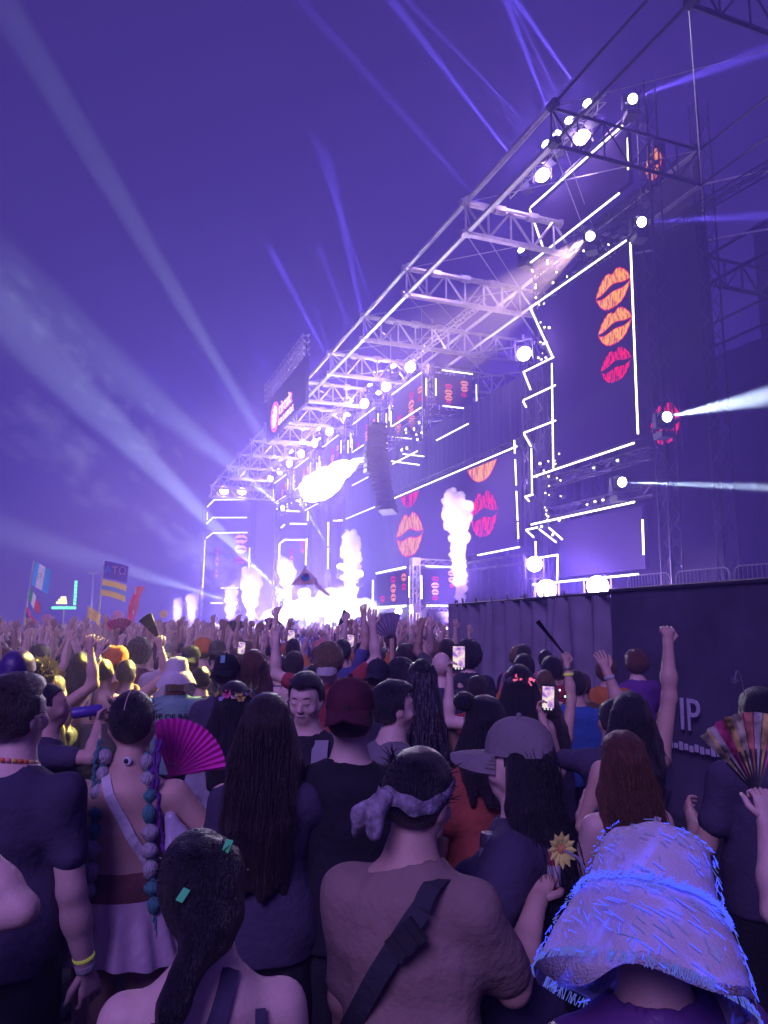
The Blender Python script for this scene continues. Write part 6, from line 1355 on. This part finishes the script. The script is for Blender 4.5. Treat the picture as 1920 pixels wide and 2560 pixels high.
for (dz,x,y,hgt,_,_) in far:
    t=LP[r6.randrange(len(LP))]; a=CAMRZ+R(r6.uniform(-35,25)); c,s=math.cos(a),math.sin(a); k=hgt/1.72; mi={0:r6.randrange(3),1:3+r6.randrange(len(COLS)),2:3+len(COLS)+r6.randrange(3),3:3+r6.randrange(len(COLS))}
    for v,f,m in t:
        w=v*k; VV.append(np.stack([x+c*w[:,0]-s*w[:,1],y+s*w[:,0]+c*w[:,1],w[:,2]],1)); FF.append(f+o_); MM.append(np.full(len(f),mi[m])); o_+=len(v)
me=np_mesh('distant_crowd',np.concatenate(VV),np.concatenate(FF)); 
for m in CM: me.materials.append(m)
me.polygons.foreach_set('material_index',np.concatenate(MM).astype(np.int32)[:len(me.polygons)])
cr=link('distant_crowd',me); tag(cr,'far mass of heads and raised hands reaching to the stage','crowd',kind='stuff')
# ================================================================ FLAGS, TOTEMS, MAST
FS=.66
def cloth_flag(parent,o,u,v,W,H,bands,seed=0,wave=.06,name='flag_cloth',vertical=False,n=14):
    """waving cloth from corner o; u = along the fly, v = down the hoist; bands = [(fraction, material)]"""
    W*=FS; H*=FS; u=Vector(u).normalized(); v=Vector(v).normalized(); nn=u.cross(v).normalized(); r_=random.Random(seed); ph=r_.uniform(0,6); f0=0; out=[]
    for fr,m in bands:
        f1=f0+fr; V=[];F=[]; rows=5
        for j in range(rows+1):
            b=f0+(f1-f0)*j/rows
            for i in range(n+1):
                a=i/n; p=(a,b) if not vertical else (b,a)
                aa,bb=p; w_=wave*W*(.25+aa)*(math.sin(7*aa+ph+1.5*bb)+.5*math.sin(13*aa-ph+2*bb)); V.append(o+u*(aa*W)+v*(bb*H+.10*W*aa*aa)+nn*w_)
        for j in range(rows):
            for i in range(n): F.append((j*(n+1)+i,j*(n+1)+i+1,(j+1)*(n+1)+i+1,(j+1)*(n+1)+i))
        out.append(MB().add(V,F).build(name,m,parent,True)); f0=f1
    return out
def fm(n,c):
    new='flag_'+n not in MATS; m=pmat('flag_'+n,c,.7,noise=.2,scale=6)
    if new:
        nt=m.node_tree; t=nt.nodes.new('ShaderNodeBsdfTranslucent'); t.inputs[0].default_value=(*c,1); x=nt.nodes.new('ShaderNodeMixShader'); x.inputs[0].default_value=.3; b=nt.nodes['Principled BSDF']; o=nt.nodes['Material Output']; nt.links.new(b.outputs[0],x.inputs[1]); nt.links.new(t.outputs[0],x.inputs[2]); nt.links.new(x.outputs[0],o.inputs[0])
    return m
FB,FW,FG,FR_,FY_,FP=fm('blue',(.08,.40,.85)),fm('white',(.85,.8,.85)),fm('green',(.04,.38,.2)),fm('red',(.85,.05,.08)),fm('yellow',(.9,.62,.1)),fm('navy',(.10,.05,.45))
M_pole=pmat('white_pole',(.6,.58,.62),.5,noise=.2,scale=6)
rt_=Vector((math.cos(R(21.22)),-math.sin(R(21.22)),0))
def flagpole(base,top,label,fl,r=.03):
    base=Vector((base[0],base[1],1.5)); top=Vector(top); d=top-base; base=base-d*(.9/max(d.z,.1)); e=empty('flag_pole',tuple(base),0,label,'flag','flags held over the crowd'); MB().tube([(0,0,0),tuple(top-base)],r,7).build('pole',M_pole,e,True); fl(e,top-base,-(top-base).normalized()); return e
def f1(e,t,dn):
    cloth_flag(e,t,rt_+Vector((0,0,-.45)),dn,.78*1.25,.95*1.25,[(.33,FB),(.34,FW),(.33,FB)],1,.05,vertical=True)
    MB().lathe([(.06,.012),(.075,0),(.06,-.012)],14,Matrix.Translation(t+(rt_+Vector((0,0,-.45))).normalized()*.32+dn*.36+Vector((-.12,-.3,0))*.3)@Matrix.Rotation(PI/2,4,'X')).build('crest',FG,e)
    o=t+dn*.85; cloth_flag(e,o,rt_*.6+Vector((0,0,-.8)),dn,.95,.6,[(.33,FG),(.34,FW),(.33,FR_)],2,.06,vertical=True)
    o=t+dn*1.5; cloth_flag(e,o,rt_*.55+Vector((0,0,-.75)),dn,1.0,.7,[(.34,FR_),(.33,fm('blue2',(.08,.07,.45))),(.33,FY_)],3,.07)
def f2(e,t,dn):
    q=cloth_flag(e,t,rt_+Vector((0,0,-.12)),dn,1.25,.85,[(1.,FP)],4,.03)
    Rm=Matrix((rt_,Vector((0,0,1)),rt_.cross(Vector((0,0,1))))).transposed()
    for i,(c,m) in enumerate((('A',FB),('T',fm('pink',(.8,.35,.5))),('Ω',fm('pink',(.8,.35,.5))))): text(c,.36,e,t+rt_*(.17+.24*i)+Vector((0,0,-.30-.03*i))+Vector((-.03,-.09,0)),Rm,m,ext=.006)
    o=t+dn*.6; cloth_flag(e,o,rt_+Vector((0,0,-.16)),dn,1.3,.8,[(.36,FY_),(.28,fm('mid_blue',(.15,.25,.6))),(.36,FY_)],5,.06)
def f3(e,t,dn): cloth_flag(e,t,rt_*-.35+Vector((0,0,-1)),rt_,1.9,.42,[(.5,FR_),(.5,fm('rose',(.7,.12,.2)))],6,.05)
def f4(e,t,dn): cloth_flag(e,t,rt_+Vector((0,0,-.55)),dn,.75,.55,[(1,FY_)],7,.07)
def f5(e,t,dn): cloth_flag(e,t,rt_+Vector((0,0,-.6)),dn,.95,.9,[(1,FR_)],8,.07)
flagpole((-1.966, 27.871),(-1.697, 27.436, 4.121),'tall tilted pole with three national flags at the left of the crowd',f1)
flagpole((0.335, 26.999),(0.449, 26.603, 4.121),'tall pole with a navy lettered flag over a yellow and blue flag',f2)
flagpole((1.343, 25.514),(1.417, 25.285, 3.237),'pole with a narrow drooping red pennant',f3)
flagpole((-0.003, 26.025),(0.036, 25.917, 2.637),'short pole with a small yellow flag',f4)
flagpole((0.522, 23.674),(0.513, 23.619, 2.286),'low red flag held among the far hands',f5)
# triangular banner before the white smoke
def f6(e,t,dn):
    px=[(0.302, -0.199, 0.503), (0.0, 0.0, 0.0), (0.732, -0.284, 0.0), (1.046, -0.359, -0.295)]; A=Vector(px[0]);B=Vector(px[1]);C=Vector(px[2]);D=Vector(px[3])
    m=fm('mauve',(.55,.36,.50)); n=10; V=[];F=[]
    for j in range(n+1):
        for i in range(n+1):
            a=i/n;b_=j/n; p=A*(1-b_)+(B*(1-a)+C*a)*b_; V.append(t+p+Vector((.05,-.1,0))*math.sin(6*a+4*b_)*b_)
    for j in range(n):
        for i in range(n): F.append((j*(n+1)+i,(j+1)*(n+1)+i,(j+1)*(n+1)+i+1,j*(n+1)+i+1))
    MB().add(V,F).build('flag_cloth',m,e,True); MB().add([t+C+(B-C)*.2,t+C,t+D,t+D+Vector((-.12,.02,-.03))],[(0,1,2,3)]).build('flag_tail',m,e)
    for k,(aa,bb,s_,mm) in enumerate(((.5,.62,.13,FB),(.42,.72,.09,FR_),(.58,.5,.08,FP))): p=t+A*(1-bb)+(B*(1-aa)+C*aa)*bb+Vector((-.03,-.12,0)); MB().add([p+rt_*(s_*math.cos(q))+Vector((0,0,s_*math.sin(q)*.8)) for q in [2*PI*z/9 for z in range(9)]],[tuple(range(9))]).build('flag_print',mm,e)
flagpole((4.551, 21.035),(5.245, 20.562, 3.126),'slanted pole with a mauve triangular banner before the white smoke',f6,.016)
# green light board on a pole, round paddles, mast
p=Vector((-0.84, 32.735, 2.828)); e=empty('light_totem',(p.x,p.y,0),0,'glowing green light board on a short pole above the hands','totem')
MB().tube([(0,0,.6),(0,0,p.z-.2)],.03,6).build('pole',M_pole,e); mg=emat('green_leds',(.15,1,.45),2.2); my=emat('yellow_leds',(1,.95,.4),2.0)
for i in range(4): MB().obox(Matrix.Translation(Vector((0,0,p.z-.12))+rt_*(-.36+.24*i)),(.11,.03,.05)).build('led_bar',mg,e)
for i in range(7): MB().obox(Matrix.Translation(Vector((0,0,p.z+.05+.14*i))+rt_*.42),(.05,.03,.055)).build('led_bar',mg,e)
for i in range(3): MB().obox(Matrix.Translation(Vector((0,0,p.z+.08+.1*i))+rt_*(-.1+.03*i)),(.2-.05*i,.03,.045)).build('led_bar',my,e)
for (pt,lb,m,s_) in (((1.234, 34.168, 2.4),'round pink paddle held over the far crowd',fm('pink',(.8,.35,.5)),.26),((3.414, 37.635, 2.562),'small orange paddle held far in the crowd',FY_,.2),((-1.346, 30.855, 2.248),'pink paddle near the green light board',fm('pink',(.8,.35,.5)),.2)):
    q=Vector(pt); e=empty('paddle',(q.x,q.y,0),0,lb,'paddle','paddles over the crowd'); MB().tube([(0,0,1.2),(0,0,q.z)],.015,5).build('stick',M_pole,e); MB().lathe([(0,.02),(s_*.9,.02),(s_,0),(s_*.9,-.02),(0,-.02)],20,Matrix.Translation((0,0,q.z))@Matrix.Rotation(PI/2,4,'X')@Matrix.Rotation(.3,4,'Y')).build('disc',m,e,True)
p=Vector((0.618, 117.874, 9.5)); e=empty('floodlight_mast',(p.x,p.y,0),0,'thin distant floodlight mast behind the flags','mast'); MB().tube([(0,0,0),(0,0,p.z)],[.28,.16],7).build('mast_pole',M_steel,e); MB().box((-.7,-.2,p.z-.1),(.7,.2,p.z+.25)).build('lamp_head',M_steel,e)
# fans and banners waved in the middle of the crowd
for i,(pt,ax,col_,lb,R_) in enumerate((((4.025, 12.54, 1.993),(.55,0,.8),(.05,.05,.08),'dark square fan on a raised hand in front of the white smoke',.30),((2.577, 14.209, 1.854),(.1,0,1),(.14,.16,.08),'small green fan in front of the far smoke jets',.26),((3.58, 8.943, 1.827),(-.35,0,.8),(.4,.3,.5),'patterned fan fluttering before the stage skirt',.34),((0.515, 12.842, 1.844),(-.1,0,1),(.6,.12,.2),'striped red fan standing open at the left',.28),((3.399, 14.97, 1.883),(.3,0,1),(.12,.1,.16),'dark fan beside the triangular banner pole',.28))):
    a=rt_*ax[0]+Vector((0,0,ax[2])); f_=fan('hand_fan',pt,a,(-.36,-.93,0),R_,1.5 if i else .6,lambda k,N,c=col_:tuple(min(1,x*(1.0 if k%2 else .6)) for x in c),lb,7); 
    MB().tube([(0,0,-.9),(0,0,.02)],.03,6).build('fan_arm',SK['tan'],f_)
for i,(pt,lb) in enumerate((((2.428, 9.491, 1.875),'small lit phone among the hands below the stage camera'),((2.998, 8.844, 1.823),'small lit phone beside a straight raised arm'),((1.813, 9.536, 1.731),'small lit phone in front of the wavy auburn hair'))): 
    phone(pt,(.1,0,1),TOCAM,lb,.09,.17); 
# drifting smoke wisps that catch the light
MV_wisp=volmat('wisp_air',(.8,.85,1),.07); 
for i,(c,r0,sq,lb) in enumerate((((-2,58,14),3.2,1.6,'thin drifting smoke wisp in the broad pale beam'),((-9,48,17),3.0,1.8,'thin drifting smoke wisp high at the left'),((9,72,9),2.8,1.5,'thin drifting smoke wisp near the far wing'),((14,88,8),3,1.3,'thin smoke column left of the far wing'),((-6,38,20),2.2,2.0,'pale smoke streak in the upper sky left of the sign'),((2,64,19),2.4,1.8,'pale smoke streak between sign and far wing'),((-14,60,10),2.6,2.0,'pale low smoke streak above the flags'))):
    e=empty('smoke_wisp',c,0,lb,'smoke','drifting smoke'); f=Field(); rr=np.random.default_rng(90+i)
    ax=unit((-.43,-.89,.16)); Rm=np.array(Matrix([Vector(ax).orthogonal().normalized(),Vector(ax).cross(Vector(ax).orthogonal()).normalized(),Vector(ax)]).transposed())
    for j in range(70): o=ax*rr.normal()*r0*sq*1.7+rr.normal(0,1,3)*r0*.34; q=r0*rr.uniform(.05,.20); f.ell(o,(q*.8,q*.8,q*3.2),k=.3,rot=Rm)
    f.post.append(lambda P,D,i=i:D+.16*vnoise(P,2.1,i)+.12*vnoise(P,4.6,i+2)); V,F=f.mesh(.26); link('wisp',np_mesh('wisp',V,F),MV_wisp,e)
